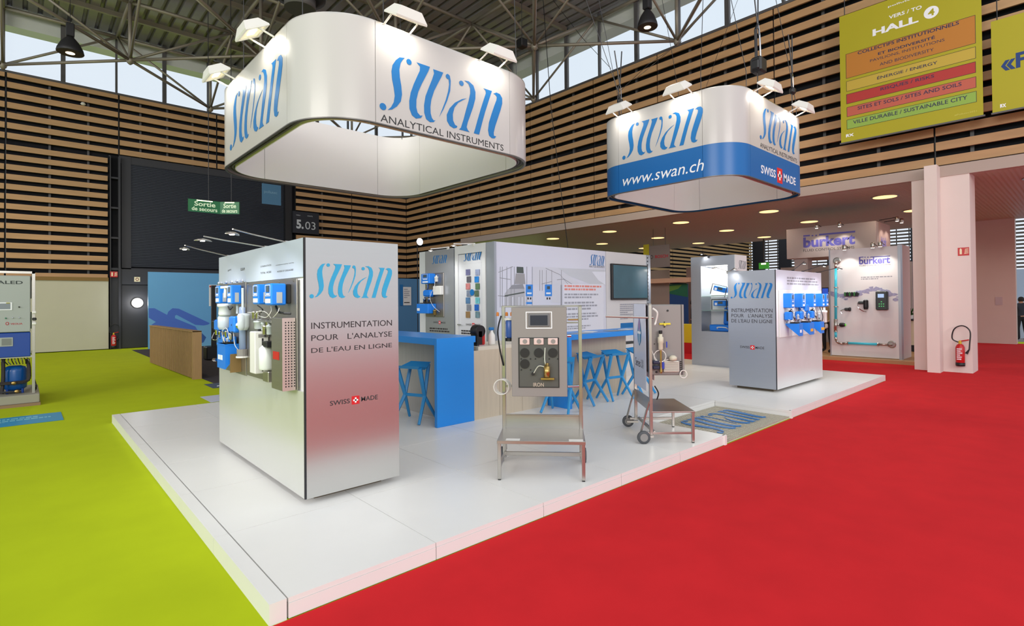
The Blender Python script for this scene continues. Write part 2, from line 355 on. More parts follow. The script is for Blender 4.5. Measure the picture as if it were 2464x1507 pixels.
# --- passage: metal ceiling, downlights, columns, end wall
cs = mat('linear metal ceiling', (190, 176, 162), .45, metal=.2)
t_ = cs.node_tree; wv = t_.nodes.new('ShaderNodeTexWave'); wv.bands_direction = 'Y'; wv.inputs['Scale'].default_value = 3.2
tco = t_.nodes.new('ShaderNodeTexCoord'); bp = t_.nodes.new('ShaderNodeBump'); bp.inputs['Strength'].default_value = .35; bp.inputs['Distance'].default_value = .012
t_.links.new(tco.outputs['Object'], wv.inputs['Vector']); t_.links.new(wv.outputs['Fac'], bp.inputs['Height']); t_.links.new(bp.outputs[0], t_.nodes['Principled BSDF'].inputs['Normal'])
o = bx('ceiling', (16.3, -6, 4.66), (27.4, 21.4, 4.72), cs); tag(o, 'low linear metal ceiling of the side passage with round downlights', kind='structure')
n = 0
for ix, X in enumerate((18.2, 21.85, 25.6)):
    for iy, Y in enumerate((.9, 4.08, 7.3, 10.5, 13.8, 17.05)):
        n += 1
        t = thing('downlight', 'round warm ceiling downlight, %s row of the passage, %s from the right' % (('front', 'middle', 'back')[ix], ('first', 'second', 'third', 'fourth', 'fifth', 'sixth')[iy]), 'light', (X, Y, 4.65), group='downlights in the passage ceiling')
        MB().lathe((X, Y, 4.64), [(.3, 0), (.34, .0), (.34, .03), (.3, .03)], 18).build('trim_ring', STEEL, t)
        MB().lathe((X, Y, 4.635), [(.29, 0), (.29, .02)], 18).build('diffuser', LAMPC, t)
        l = D.lights.new('downlight', 'SPOT'); l.energy = 42; l.color = (1, .82, .64); l.spot_size = 2.4; l.spot_blend = .8; l.shadow_soft_size = .2
        lo = D.objects.new('downlight_beam', l); COL.objects.link(lo); lo.location = (0, 0, -.06); lo.parent = t
t = thing('wall_column', 'white painted column block with pilaster beside the red carpet', None, (16.2, 2.5, 0), kind='structure')
bx('column_block', (16.12, 1.97, 0), (16.9, 3.06, 4.86), COLW, t); bx('pilaster', (15.72, 2.5, 0), (16.12, 2.74, 4.86), COLW, t)
t = thing('wall_far_right', 'pinkish white painted wall at the end of the passage', None, (27, 2.6, 0), kind='structure')
bx('wall_panel', (27.0, 2.05, 0), (27.4, 3.6, 4.66), WALLW, t)
bx('wall_panel', (27.0, 3.63, 0), (27.4, 3.9, 4.66), WALLW, t)
bx('notice', (26.985, 2.42, 1.45), (27, 2.62, 1.75), mat('faded notice', (190, 172, 176), .7), t)
# --- far hall seen through the passage
t = thing('wall_far', 'distant slatted wall of the neighbouring hall', None, (40, 26.5, 0), kind='structure')
for a in (27.6, 33.2, 38.8, 44.4, 50.0, 55.6):
    for i in range(20):
        z = 9.6-.3565*i
        bx('slat', (a+.03, 26.5, z-.2), (a+5.57, 26.56, z), mat('distant slat', (176, 138, 88), .6), t)
bx('backing', (27.6, 26.8, 0), (61.2, 26.9, 10), NAVY, t)
t = thing('wall_far_glazed', 'distant dark posts and louvres with daylight between', None, (62, 14, 0), kind='structure')
for i in range(30): bx('louvre', (62, -6, 3.2+i*.32), (62.08, 30, 3.37+i*.32), mat('grey louvre', (104, 90, 80), .6), t)
for y in (-4, -1, 2.4, 6.4, 10.5, 14.4, 18.3, 22.4, 25.2): bx('post', (61.4, y, 0), (61.7, y+(1.3 if int(y) % 3 else .5), 13), DARK, t)
for y in range(-5, 30): bx('post', (62.1, y, 3), (62.14, y+.08, 13), DARK, t)
bx('plinth', (62, -8, 0), (62.3, 30, 3.1), mat('far grey wall', (118, 116, 120), .7), t)
# --- dark shutter bay and doors in the left wall
t = thing('door_1', 'tall anthracite roller shutter bay below the slats', None, (6, 26.5, 0), kind='structure')
for i in range(62): bx('shutter_slat', (3.3, 26.66, 3.32+i*.068), (9.45, 26.7, 3.32+i*.068+.056), SHUT, t)
bx('shutter_backing', (2.6, 26.74, 0), (9.9, 26.78, 7.8), NAVY, t)
bx('door_frame', (2.98, 26.6, 3.2), (3.3, 26.74, 7.8), DPNL, t); bx('door_frame', (9.4, 26.45, 0), (9.72, 26.75, 7.8), BLACK, t)
bx('door_frame', (2.9, 26.62, 7.5), (9.5, 26.74, 7.8), DPNL, t); bx('lower_panel', (2.6, 26.6, 0), (9.4, 26.7, 3.25), DPNL, t)
t = thing('door_2', 'dark grey service door beside the blue backdrop', None, (3.4, 26.5, 0), kind='structure')
bx('door_leaf', (2.98, 26.5, .02), (4.1, 26.56, 2.55), mat('dark door', (42, 42, 46), .5), t); bx('lintel', (2.94, 26.48, 2.58), (4.6, 26.58, 3.2), DPNL, t)
bx('door_frame', (2.9, 26.46, 0), (2.97, 26.6, 3.2), BLACK, t)
t = thing('door_3', 'cream sliding door panel at the left of the hall', None, (0, 26.5, 0), kind='structure')
bx('door_leaf', (-4.5, 26.42, .03), (2.54, 26.48, 2.7), CREAM, t); bx('door_track', (-4.5, 26.38, 2.7), (2.54, 26.5, 2.84), mat('ochre track', (128, 98, 44), .6), t)
t = thing('trim_1', 'dark vertical lattice post left of the shutter', None, (2.7, 26.4, 0), kind='structure')
bx('post', (2.58, 26.4, 0), (2.62, 26.7, 7.7), BLACK, t); bx('post', (2.86, 26.4, 0), (2.93, 26.6, 7.7), DPNL, t)
for z in (3.15, 4.4, 5.6, 6.8): bx('rung', (2.6, 26.45, z), (2.9, 26.55, z+.07), DPNL, t)
bx('panel', (2.6, 26.5, 0), (2.88, 26.55, 3.0), DPNL, t)
# ================================================================== PLATFORM
t = thing('exhibition_platform', 'low white laminate stand platform with recessed entrance notch', 'platform', (7, 6, 0))
XS = [1.1, 2.093, 3.146, 4.205, 5.262, 6.31, 7.32, 8.33, 9.36, 10.39, 11.43, 12.47, 13.5]; YS = [3.08, 4.236, 5.366, 6.52, 7.63, 8.75, 10.0]
for i in range(len(XS)-1):
    for j in range(len(YS)-1):
        if XS[i] in (6.31, 7.32) and j == 0: continue
        bx('deck_panel', (XS[i]+.003, YS[j]+.003, .09), (XS[i+1]-.003, YS[j+1]-.003, T), DECK, t)
for j in range(len(YS)-1): bx('edge_strip', (1.0, YS[j]+.003, .0), (1.094, YS[j+1]-.003, T), DECK, t)
for i in range(len(XS)-1):
    if XS[i] in (6.31, 7.32): bx('fascia', (XS[i]+.002, 4.24, 0), (XS[i+1]-.002, 4.26, .088), DECK, t); continue
    bx('fascia', (XS[i]+.003, 3.08, .006), (XS[i+1]-.003, 3.1, .0885), DECK, t)
for a in (6.29, 8.335): bx('fascia', (a, 3.1, 0), (a+.02, 4.24, .0885), DECK, t)
bx('corner_post', (6.255, 3.06, .006), (6.305, 3.1, T), DECK, t); bx('corner_post', (8.335, 3.06, .006), (8.385, 3.1, T), DECK, t)
bx('fascia', (13.503, 3.08, .0), (13.55, 10.0, T), DECK, t)
bx('core', (1.09, 3.1, 0), (6.29, 10.0, .088), SEAM, t); bx('core', (8.36, 3.1, 0), (13.5, 10, .088), SEAM, t); bx('core', (6.29, 4.26, 0), (8.36, 10, .088), SEAM, t)
# grating with blue wordmark
t = thing('entrance_grating', 'stainless steel grating set in the platform notch beside the red carpet', 'grating', (7.3, 3.6, 0))
bx('tray', (6.31, 3.09, .006), (8.33, 4.235, .01), mat('beige tray', (232, 224, 200), .6), t)
k = MB()
for i in range(37): x = 6.32+i*(2.0/36); k.box((x, 3.09, .02), (x+.008, 4.235, .032))
for i in range(21): y = 3.095+i*(1.12/20); k.box((6.31, y, .02), (8.33, y+.009, .032))
k.build('grid', mat('bright zinc', (200, 196, 184), .4, metal=.5), t, kind='stuff')
R = Rect((6.66, 3.3, .035), (1, 0, 0), (0, 1, 0), (0, 0, 1), 1.5, .72); wordmark(R, LOGOB, t, 0, .006)
# ================================================================== CABINETS
def arm_lamp(base, head, label, group, lit=False, m=STEEL, r=.006):
    t = thing('arm_spotlight', label, 'lamp', base, group=group)
    b = V(base); h = V(head); d = (h-b); d.z = 0; d.normalize() if d.length > .01 else None
    bx('clamp', b+V((-.02, -.02, -.04)), b+V((.02, .02, .02)), m, t)
    mid = b+(h-b)*.7+V((0, 0, .02)); MB().path([b+V((0, 0, .01)), mid, h+V((0, 0, .03))], r, 6).build('arm', m, t)
    M = Matrix.Translation(h) @ d.to_track_quat('X', 'Z').to_matrix().to_4x4()
    k = MB(M); n = 12
    prof = [(-.07, .008), (-.045, .022), (0, .03), (.05, .027), (.08, .008)]
    for q, (x, w_) in enumerate(prof): pass
    vs = []
    for (x, w_) in prof:
        for i in range(8): a = 2*PI*i/8; vs.append((x, w_*math.cos(a), .35*w_*math.sin(a)-x*x*2))
    fs = [(c*8+i, c*8+(i+1) % 8, c*8+8+(i+1) % 8, c*8+8+i) for c in range(4) for i in range(8)]+[tuple(range(7, -1, -1)), tuple(range(32, 40))]
    k.add(vs, fs).build('head', m, t, smooth=True)
    k = MB(M); k.lathe((.01, 0, -.012), [(.018, -.004), (.02, .004)], 12).build('lens', LAMPW if lit else DIMW, t)
    if lit:
        l = D.lights.new('arm_lamp', 'SPOT'); l.energy = lit; l.spot_size = 2.0; l.spot_blend = .7; l.shadow_soft_size = .05
        lo = D.objects.new('lamp_beam', l); COL.objects.link(lo); lo.parent = t; lo.location = h-b+V((0, 0, -.04))
        lo.rotation_euler = (d*(-.6)+V((0, 0, -1))).to_track_quat('-Z', 'Y').to_euler()
    return t
def frameR(R, m, parent, w_=.004, d=.001, name='outline'):
    k = MB(); a = w_/R.w; b = w_/R.h
    for (x0, y0, x1, y1) in ((0, 0, 1, b), (0, 1-b, 1, 1), (0, b, a, 1-b), (1-a, b, 1, 1-b)): k.poly([R.p(x0, y0, d), R.p(x1, y0, d), R.p(x1, y1, d), R.p(x0, y1, d)], R.n, .001)
    return k.build(name, m, parent)
def obox(name, R, m, parent, depth, back=0.0, c=.008, d=0.0):
    """box in front of a rectangle on a plane: from d to d+depth along its normal"""
    M = Matrix(((R.r.x, -R.n.x, R.u.x, R.o.x), (R.r.y, -R.n.y, R.u.y, R.o.y), (R.r.z, -R.n.z, R.u.z, R.o.z), (0, 0, 0, 1)))
    k = MB(M); k.cbox((0, -depth-d, 0), (R.w, -d, R.h), c) if c else k.box((0, -depth-d, 0), (R.w, -d, R.h)); return k.build(name, m, parent)
def fr(R, d): return Rect(R.p(0, 0, d), R.r, R.u, R.n, R.w, R.h)
def transmitter(R, parent, depth=.14, screen=SCRG):
    b = obox('transmitter', R, INSTB, parent, depth, c=.012); q = fr(R, depth)
    s = q.sub(.18, .52, .82, .94, .001); frameR(s, TXTW, b, .004); slab('display', s.sub(.2, .25, .8, .85, .001), screen, b, .002)
    slab('label_plate', q.sub(.2, .1, .85, .24), TXTW, b, .002); slab('label_plate', q.sub(.24, .4, .78, .47), TXTW, b, .002)
    # rating sticker on the side facing the aisle
    return b
def flowcell(c, parent, r=.04, h=.16, body=None, n=12):
    b = MB().lathe((c[0], c[1], c[2]), [(r*.8, 0), (r, .01), (r, h*.7), (r*1.15, h*.72), (r*1.15, h*.86), (r*.5, h*.88), (r*.4, h*1.1)], n).build('flow_cell', body or mat('clear acrylic', (214, 222, 228), .12, alpha=.75), parent, smooth=True)
    MB().lathe((c[0], c[1], c[2]-.03), [(r*.3, 0), (r*.35, .03)], 8).build('valve', DARK, b); return b
def reagent_box(x0, x1, y0, y1, z0, z1, ax, parent, cut=.45):
    """blue reagent box with slanted lower flank; sticks out from its plate"""
    # profile in (depth, z): deeper at top
    k = MB()
    if ax == 'x':   # plate at x1, sticks to x0
        pr_ = [(x1, z1-.32*(z1-z0)), (x0, z0), (x0, z1), (x1, z1)]
        n = len(pr_); vs = [(p[0], y0, p[1]) for p in pr_]+[(p[0], y1, p[1]) for p in pr_]
    else:
        pr_ = [(y1, z1-.12*(z1-z0)), (y0, z0), (y0, z1), (y1, z1)]
        n = len(pr_); vs = [(x0, p[0], p[1]) for p in pr_]+[(x1, p[0], p[1]) for p in pr_]
    k.add(vs, [tuple(range(n)), tuple(range(2*n-1, n-1, -1))]+[(i, (i+1) % n, n+(i+1) % n, n+i) for i in range(n)])
    return k.build('reagent_box', INSTB, parent)
def hose(pts, parent, m=None, r=.004, name='hose'):
    # smooth through points
    P_ = [V(p) for p in pts]; out = []
    for i in range(len(P_)-1):
        a = P_[max(0, i-1)]; b = P_[i]; c = P_[i+1]; d = P_[min(len(P_)-1, i+2)]
        for s in range(5):
            u = s/5; out.append(.5*((2*b)+(c-a)*u+(2*a-5*b+4*c-d)*u*u+(3*b-a-3*c+d)*u**3))
    out.append(P_[-1]); return MB().path(out, r, 5).build(name, m or WPL, parent)
# ---- near display cabinet (left foreground)
CX0, CX1, CY0, CY1, CZ0, CZ1 = 1.70, 2.567, 4.365, 6.92, .172, 2.305
t = thing('display_cabinet', 'tall brushed display cabinet with red glow on its lettered end, nearest the platform corner', 'cabinet', (2.1, 5.6, .12))
bx('body', (CX0+.02, CY0+.02, CZ0+.01), (CX1-.01, CY1-.01, CZ1-.01), WHITE, t)
bx('end_panel', (CX0+.012, CY0, CZ0), (CX1, CY0+.018, CZ1), ALU, t); bx('corner_profile', (CX0-.002, CY0+.003, CZ0), (CX0+.011, CY0+.018, CZ1), DARK, t)
bx('header_panel', (CX0, CY0+.02, 1.985), (CX0+.018, CY1, CZ1), mat('header composite sky tint', (214, 226, 246), .3, metal=.3), t)  # blue tint of the sky light put into the header's base colour
bx('lower_panel', (CX0, CY0+.02, CZ0), (CX0+.018, CY1, 1.04), mat('lower composite', (214, 214, 210), .22, metal=.3), t)
bx('back_panel', (CX1-.01, CY0+.02, CZ0), (CX1, CY1, CZ1), ALU, t)
bx('plinth', (CX0+.12, CY0+.12, T), (CX1-.12, CY1-.12, CZ0+.01), mat('plinth bronze', (96, 84, 66), .5), t)
wordmark(pr(745, 718, 943.5, 641, 'y', CY0), LOGOC, t)
text('INSTRUMENTATION', pr(749, 792, 943, 770, 'y', CY0), TXT, t); text("POUR   L'ANALYSE", pr(749, 821, 943, 797, 'y', CY0), TXT, t); text("DE L'EAU EN LIGNE", pr(749, 850, 943, 825, 'y', CY0), TXT, t)
swiss(prl(794, 979, 964, 909, 'y', CY0), t, bold=.006)
def xR(x0, y0, x1, y1, d=0): return pr(x0, y0, x1, y1, 'x', CX0, d)
text('CONDUCTIVITE', xR(627, 644, 653, 636), TXT, t); text('TOTAL / ACIDE', xR(627, 660, 653, 652), TXT, t)
text('CONDUCTIVITE TOTAL', xR(664, 640, 708, 631), TXT, t); text('ACIDE ET DEGAZEE', xR(667, 656, 706, 647), TXT, t)
text('SODIUM', xR(579, 652, 589, 644), TXT, t); text('pH', xR(549, 654, 556, 647), TXT, t)
# mounting plates with instruments (each lifts off its cabinet)
PX = CX0
def plate(R, label, name='analyzer_panel', grp=None, th=.012):
    t = thing(name, label, 'instrument panel', R.p(.5, 0), group=grp); obox('mounting_plate', R, STEELD, t, th, c=.003, d=.001); return t
def RX(y0, y1, z0, z1, x=CX0): return Rect((x, y1, z0), *FX, y1-y0, z1-z0)     # y1 is the left end as seen
a1 = plate(RX(4.50, 5.84, 1.045, 1.975), 'stainless plate with perforated cover and two blue transmitters, nearest the lettered end')
a2 = plate(RX(5.87, 6.86, 1.03, 1.99), 'stainless plate with clear column and blue boxes at the far end of the near cabinet')
def atX(px, py, d): return hit(px, py, 'x', CX0-d)
def boxpx(x0, y0, x1, y1, d, depth, m, parent, name, c=.006):
    """front face spans pixels (x0,y0 bottom-left)-(x1,y1 top-right) at distance d in front of the near cabinet side"""
    a = hit(x0, y0, 'x', CX0-d); b = hit(x1, y1, 'x', CX0-d); k = MB(); k.cbox((CX0-d, b.y, a.z), (CX0-d+depth, a.y, b.z), c); o = k.build(name, m, parent)
    return o, Rect((CX0-d, a.y, a.z), *FX, a.y-b.y, b.z-a.z)
def trans(x0, y0, x1, y1, d, depth, parent):
    o, q = boxpx(x0, y0, x1, y1, d, depth, INSTB, parent, 'transmitter', .01)
    s = q.sub(.12, .42, .9, .94, .001); frameR(s, TXTW, o, .005); slab('display', s.sub(.22, .38, .78, .9, .001), SCRG, o, .002)
    slab('label_plate', s.sub(.2, .1, .8, .26), TXTW, o, .002); slab('label_plate', q.sub(.12, .1, .9, .3), TXTW, o, .002)
    y = q.p(1, 0).y; z0 = q.p(0, .1).z; bx('rating_sticker', (CX0-d+depth*.35, y-.003, z0), (CX0-d+depth*.72, y, z0+q.h*.5), mat('sticker grey', (168, 172, 176), .5), o)
    return o
CLR = mat('clear acrylic', (214, 222, 228), .12, alpha=.75)
def vessel(px, py, d, r, h, parent, m_=None, name='flow_cell', flip=False):
    """small vessel whose bottom centre shows at the pixel, d in front of the plate"""
    c = atX(px, py, d); b = MB().lathe(c, [(r*.75, 0), (r, h*.08), (r, h*.66), (r*1.15, h*.68), (r*1.15, h*.84), (r*.5, h*.86), (r*.4, h)], 12).build(name, m_ or CLR, parent, smooth=True)
    MB().lathe(c-V((0, 0, .02)), [(r*.3, 0), (r*.3, .02)], 8).build('outlet', DARK, b); return b
trans(637, 735, 652, 682, .18, .125, a1); trans(608, 733, 621, 684, .18, .125, a1)
boxpx(683, 731, 689, 684, .052, .04, BLACK, a1, 'junction_box')
cov, q = boxpx(653.5, 934, 679, 766, .125, .11, STEELD, a1, 'perforated_cover', .003)
xf = CX0-.125; ya = q.p(1, 0).y; zc0 = q.o.z; zh = q.h
k = MB()
for i in range(4):
    for j in range(24):
        x = xf+.022+i*.0235; z = zc0+.03+j*(zh-.05)/24; k.box((x, ya-.0015, z), (x+.010, ya+.002, z+.011))
k.build('perforation', BLACK, cov, kind='stuff')
bx('cover_end', (xf, ya-.0008, zc0), (CX0-.02, ya+.0005, zc0+zh), mat('steel with painted pink reflection', (206, 188, 182), .3, metal=.5), cov)  # pinkish reflection put into the cover end's base colour
slab('warning_plate', q.sub(.18, .42, .72, .53, .001), REDP, cov, .003)
b, q = boxpx(601, 897, 613, 799, .14, .12, WPL, a1, 'pump_box', .006)
y_ = q.p(1, 0).y; bx('handle_slot', (CX0-.11, y_-.003, q.p(0, .86).z), (CX0-.03, y_, q.p(0, .94).z), GREYP, b); bx('seam_strip', (CX0-.08, y_-.003, q.o.z+.02), (CX0-.065, y_, q.p(0, .84).z), DARK, b)
b, q = boxpx(630, 835, 642, 823, .12, .1, BLACK, a1, 'filter_tray', .004)
c_ = atX(640, 890, .09); MB().lathe(c_, [(.055, 0), (.06, .015), (.06, .19), (.03, .22), (.03, .24)], 14).build('bottle', mat('milky bottle', (222, 226, 222), .3), a1, smooth=True)
boxpx(632, 918, 645, 896, .1, .09, STEEL, a1, 'bracket')
for (px, py, r, h, mm) in ((612, 768, .02, .085, STEEL), (621, 768, .02, .085, STEEL), (624, 792, .045, .09, None), (638, 806, .024, .1, STEEL), (648, 806, .024, .1, None), (645, 792, .02, .09, STEEL), (634, 796, .02, .09, None)): vessel(px, py, .07, r, h, a1, mm)
boxpx(604, 774, 652, 771.5, .09, .07, STEEL, a1, 'manifold', .002)
def hp(px, py, d): return atX(px, py, d)
hose([hp(613, 757, .1), hp(624, 749, .14), hp(640, 752, .12), hp(652, 766, .08)], a1, r=.003); hose([hp(622, 760, .08), hp(640, 764, .15), hp(652, 750, .14), hp(652, 738, .12)], a1, r=.003)
hose([hp(655, 767, .1), hp(668, 752, .14), hp(672, 740, .1)], a1, r=.003); hose([hp(664, 737, .12), hp(672, 752, .12), hp(700, 755, .05)], a1, BLACK, .010); hose([hp(620, 735, .1), hp(632, 745, .1), hp(628, 752, .1)], a1, DARK, .006)
for y in (4.56, 4.9, 5.3, 5.78): MB().lathe((CX0-.014, y, 1.955), [(.008, -.004), (.008, 0)], 8, 'x').build('screw', CHR, a1)
trans(547, 732, 556, 686, .13, .10, a2); trans(518, 731, 527, 688, .13, .10, a2)
boxpx(530, 695, 545, 688, .14, .03, WPL, a2, 'pipe_tee', .003); MB().tube(hp(543, 694, .12), hp(542, 716, .12), .016, 8).build('pipe', WPL, a2)
c_ = atX(541, 760, .11); MB().lathe(c_, [(.058, 0), (.062, .02), (.058, .09), (.072, .095), (.072, .125), (.03, .13)], 16).build('filter_housing', mat('milky housing', (214, 218, 222), .25), a2, smooth=True)
c_ = atX(540, 793, .11); MB().lathe(c_, [(.05, 0), (.065, .03), (.065, .13), (.05, .15)], 16).build('filter_bowl', CLR, a2, smooth=True)
c_ = atX(583, 850, .05); MB().lathe(c_, [(.05, -.03), (.052, .04)], 14).build('column_foot', GREYP, a2); MB().lathe(c_, [(.06, -.045), (.06, -.03)], 14).build('column_base', WPL, a2)
MB().lathe(c_, [(.03, .04), (.03, .46), (.02, .47)], 14).build('degasser_column', mat('blue tinted acrylic', (170, 190, 226), .12, alpha=.55), a2, smooth=True)
c_ = atX(588, 790, .05); MB().lathe(c_, [(.03, -.02), (.05, .02), (.055, .1), (.06, .12), (.06, .145), (.02, .15)], 14).build('flask', CLR, a2, smooth=True)
c_ = atX(580, 788, .09); MB().lathe(c_, [(.02, -.03), (.032, 0), (.036, .12), (.02, .13)], 12).build('flask', CLR, a2, smooth=True)
for px in (571, 584): c_ = atX(px, 755, .05); MB().lathe(c_, [(.012, 0), (.012, .26)], 8).build('vent_tube', CLR, a2)
b, q = boxpx(550, 800, 562, 762, .12, .1, INSTB, a2, 'flow_housing', .015); MB().lathe(q.p(1.0, .45, -.05)+V((0, 0, 0)), [(.02, -.04), (.036, -.02), (.03, 0)], 12, 'y').build('knob', CHR, b)
boxpx(514, 795, 524, 770, .13, .08, INSTB, a2, 'flow_housing', .015); boxpx(532, 799, 546, 778, .10, .06, INSTB, a2, 'flow_housing', .015)
def ybx(px, d): return hit(px, 800, 'x', CX0-d).y
yy0, yy1 = ybx(542, .15), ybx(522.5, .15); zz1 = hit(542, 829, 'x', CX0-.15).z; zz0 = zz1-.26
rb = reagent_box(CX0-.15, CX0-.015, yy0, yy1, zz0, zz1, 'x', a2); bx('box_rim', (CX0-.154, yy0-.005, zz1-.012), (CX0-.015, yy1+.005, zz1), INSTB, rb)
for f in (.12, .42): bx('label_plate', (CX0-.1525, yy1-(yy1-yy0)*(f+.24), zz1-.17), (CX0-.15, yy1-(yy1-yy0)*f, zz1-.12), TXTW, rb)
bx('tray_lid', (CX0-.12, yy0+.04, zz1), (CX0-.05, yy1-.1, zz1+.022), BLACK, rb); bx('flank', (CX0-.12, yy0-.06, zz0-.03), (CX0-.015, yy0-.052, zz0+.16), mat('tan steel', (138, 112, 70), .4, metal=.4), a2)
boxpx(524, 826, 552, 811, .10, .07, INSTB, a2, 'reagent_box')
for (px, py, r, h, mm) in ((522, 806, .02, .1, CHR), (516, 790, .025, .1, DARK), (530, 812, .018, .08, CHR), (545, 812, .018, .08, CHR), (555, 818, .018, .08, CHR), (562, 800, .02, .1, DARK), (540, 826, .018, .07, CLR), (548, 826, .016, .06, CLR)): vessel(px, py, .1, r, h, a2, mm)
hose([hp(540, 824, .12), hp(534, 800, .14), hp(545, 790, .12), hp(552, 815, .12)], a2, r=.003); hose([hp(562, 800, .1), hp(565, 830, .12), hp(576, 845, .08)], a2, r=.003); hose([hp(516, 800, .12), hp(510, 815, .14), hp(520, 818, .12), hp(528, 806, .12)], a2, CHR, .004)
hose([hp(521, 866, .15), hp(514, 866, .16)], a2, CHR, .018); hose([hp(596, 752, .04), hp(604, 752, .06), hp(612, 750, .06)], a2, r=.003); hose([hp(549, 738, .1), hp(553, 745, .12), hp(560, 738, .1)], a2, DARK, .008)
for y in (5.92, 6.1, 6.3, 6.5, 6.7, 6.8): MB().lathe((CX0-.03, y, 1.99), [(.01, 0), (.018, .01), (.01, .03)], 8).build('screw', CHR, a2)
for (bp_, hp_, zb, xh, lb) in (((549, 601), (445, 598), CZ1, .9, 'thin arm spotlight reaching left from the far end of the near cabinet'),
                               ((640, 586), (490, 577), CZ1, .9, 'second thin arm spotlight from the far end of the near cabinet'),
                               ((690, 570), (560, 561), CZ1, .9, 'thin arm spotlight nearest the lettered end of the near cabinet')):
    b_ = hit(*bp_, 'x', 1.75); h_ = hit(*hp_, 'x', 1.18); b_.z = CZ1
    arm_lamp(b_, h_, lb, 'arm lamps on the near cabinet', lit=16)
# ---- second cabinet (right)
X0, X1, Y0, Y1 = 9.74, 12.03, 3.81, 4.665
t = thing('display_cabinet', 'grey lettered display cabinet further right, with blue instruments facing the red carpet', 'cabinet', (10.9, 4.2, .12))
bx('body', (X0+.02, Y0+.02, .18), (X1-.01, Y1-.01, 2.27), WHITE, t); bx('end_panel', (X0, Y0+.012, .172), (X0+.018, Y1, 2.28), ALU2, t)
bx('header_panel', (X0+.015, Y0, 1.93), (X1, Y0+.018, 2.28), WHITEG, t); bx('lower_panel', (X0+.015, Y0, .172), (X1, Y0+.018, 1.1), mat('satin composite', (222, 222, 222), .3, metal=.3), t)
bx('middle_panel', (X0+.015, Y0+.004, 1.1), (X1, Y0+.018, 1.93), WHITE, t); bx('corner_profile', (X0-.002, Y0+.001, .172), (X0+.012, Y0+.012, 2.28), DARK, t)
bx('plinth', (X0+.1, Y0+.1, T), (X1-.1, Y1-.1, .18), mat('plinth bronze', (96, 84, 66), .5), t)
wordmark(pr(1758.5, 718.5, 1859, 678.5, 'x', X0), LOGOB, t)
text('INSTRUMENTATION', prl(1760, 751.5, 742.5, 1859, 'x', X0), TXT, t); text("POUR   L'ANALYSE", prl(1760, 763.5, 755, 1859, 'x', X0), TXT, t); text("DE L'EAU EN LIGNE", prl(1760, 776, 767.5, 1859, 'x', X0), TXT, t)
swiss(prl(1781, 838.5, 831, 1839, 'x', X0), t, bold=.006)
greek(Rect((10.25, Y0, 2.0), *FY, 1.6, .16), [.9, .98, 1], mat('grey print', (150, 152, 162), .5), t, 4)
def RY(x0, x1, z0, z1, y=Y0): return Rect((x0, y, z0), *FY, x1-x0, z1-z0)
specs = [(9.86, 10.36, 'leftmost'), (10.38, 10.92, 'second from the left'), (10.94, 11.46, 'third from the left')]
for i, (a, b_, w_) in enumerate(specs):
    p_ = plate(RY(a, b_, 1.08, 1.92), 'white instrument plate with blue boxes on the right cabinet, %s' % w_, grp='instrument plates on the right cabinet')
    p_.children[0].data.materials[0] = WPL
    transmitter(RY(a+.17, a+.31, 1.6, 1.86), p_, .15)
    bx('flow_housing', (a+.16, Y0-.14, 1.38), (a+.28, Y0-.02, 1.53), INSTB, p_, c=.02); flowcell((a+.34, Y0-.08, 1.42), p_, .035, .15, DARK if i != 1 else None)
    reagent_box(a+.26, b_-.06, Y0-.24, Y0-.013, 1.10, 1.32, 'y', p_); bx('tray_lid', (a+.28, Y0-.2, 1.32), (b_-.1, Y0-.08, 1.345), BLACK, p_); [flowcell((a+.2+.09*u_, Y0-.06-.03*u_, 1.36+.03*(u_%2)), p_, .02, .09, [STEEL, CLR][u_%2]) for u_ in range(4)]
    bx('label_plate', (a+.3, Y0-.245, 1.16), (a+.37+.05*i, Y0-.24, 1.21), [TXTW, mat('orange label', (238, 172, 40), .5), mat('orange label', (238, 172, 40), .5)][i], p_)
    hose([(a+.2, Y0-.1, 1.6), (a+.28, Y0-.16, 1.5), (a+.34, Y0-.1, 1.58)], p_); hose([(a+.15, Y0-.1, 1.4), (a+.2, Y0-.18, 1.36), (a+.3, Y0-.12, 1.42)], p_)
    if i == 1: bx('flow_housing', (a+.34, Y0-.16, 1.52), (a+.5, Y0-.02, 1.66), INSTB, p_, c=.02)
p_ = plate(RY(11.5, 12.0, 1.08, 1.92), 'white instrument plate with paired blue transmitters at the far right end of the right cabinet', grp='instrument plates on the right cabinet')
p_.children[0].data.materials[0] = WPL
transmitter(RY(11.6, 11.74, 1.6, 1.86), p_, .15); transmitter(RY(11.83, 11.97, 1.6, 1.86), p_, .15)
flowcell((11.66, Y0-.1, 1.3), p_, .05, .26, WPL); flowcell((11.86, Y0-.1, 1.28), p_, .05, .28, WPL); bx('pump', (11.6, Y0-.14, 1.14), (11.78, Y0-.02, 1.27), DARK, p_, c=.02)
hose([(11.6, Y0-.1, 1.6), (11.58, Y0-.16, 1.4), (11.6, Y0-.1, 1.2)], p_, DARK, .008); bx('pump', (11.84, Y0-.14, 1.16), (11.96, Y0-.02, 1.26), STEEL, p_, c=.02)
for (bp_, hp_, lb) in (((1908, 653), (1935, 634), 'leftmost'), ((1932, 654), (1983, 640), 'middle'), ((1966, 656), (2020, 647), 'rightmost')):
    b_ = hit(*bp_, 'y', Y0+.03); b_.z = 2.28
    arm_lamp(b_, hit(*hp_, 'y', Y0-.5), 'dark arm spotlight over the blue instruments of the right cabinet, %s of three' % lb, 'arm lamps on the right cabinet', lit=22, m=DARK)
b_ = hit(1756, 652, 'x', X0+.03); b_.z = 2.28
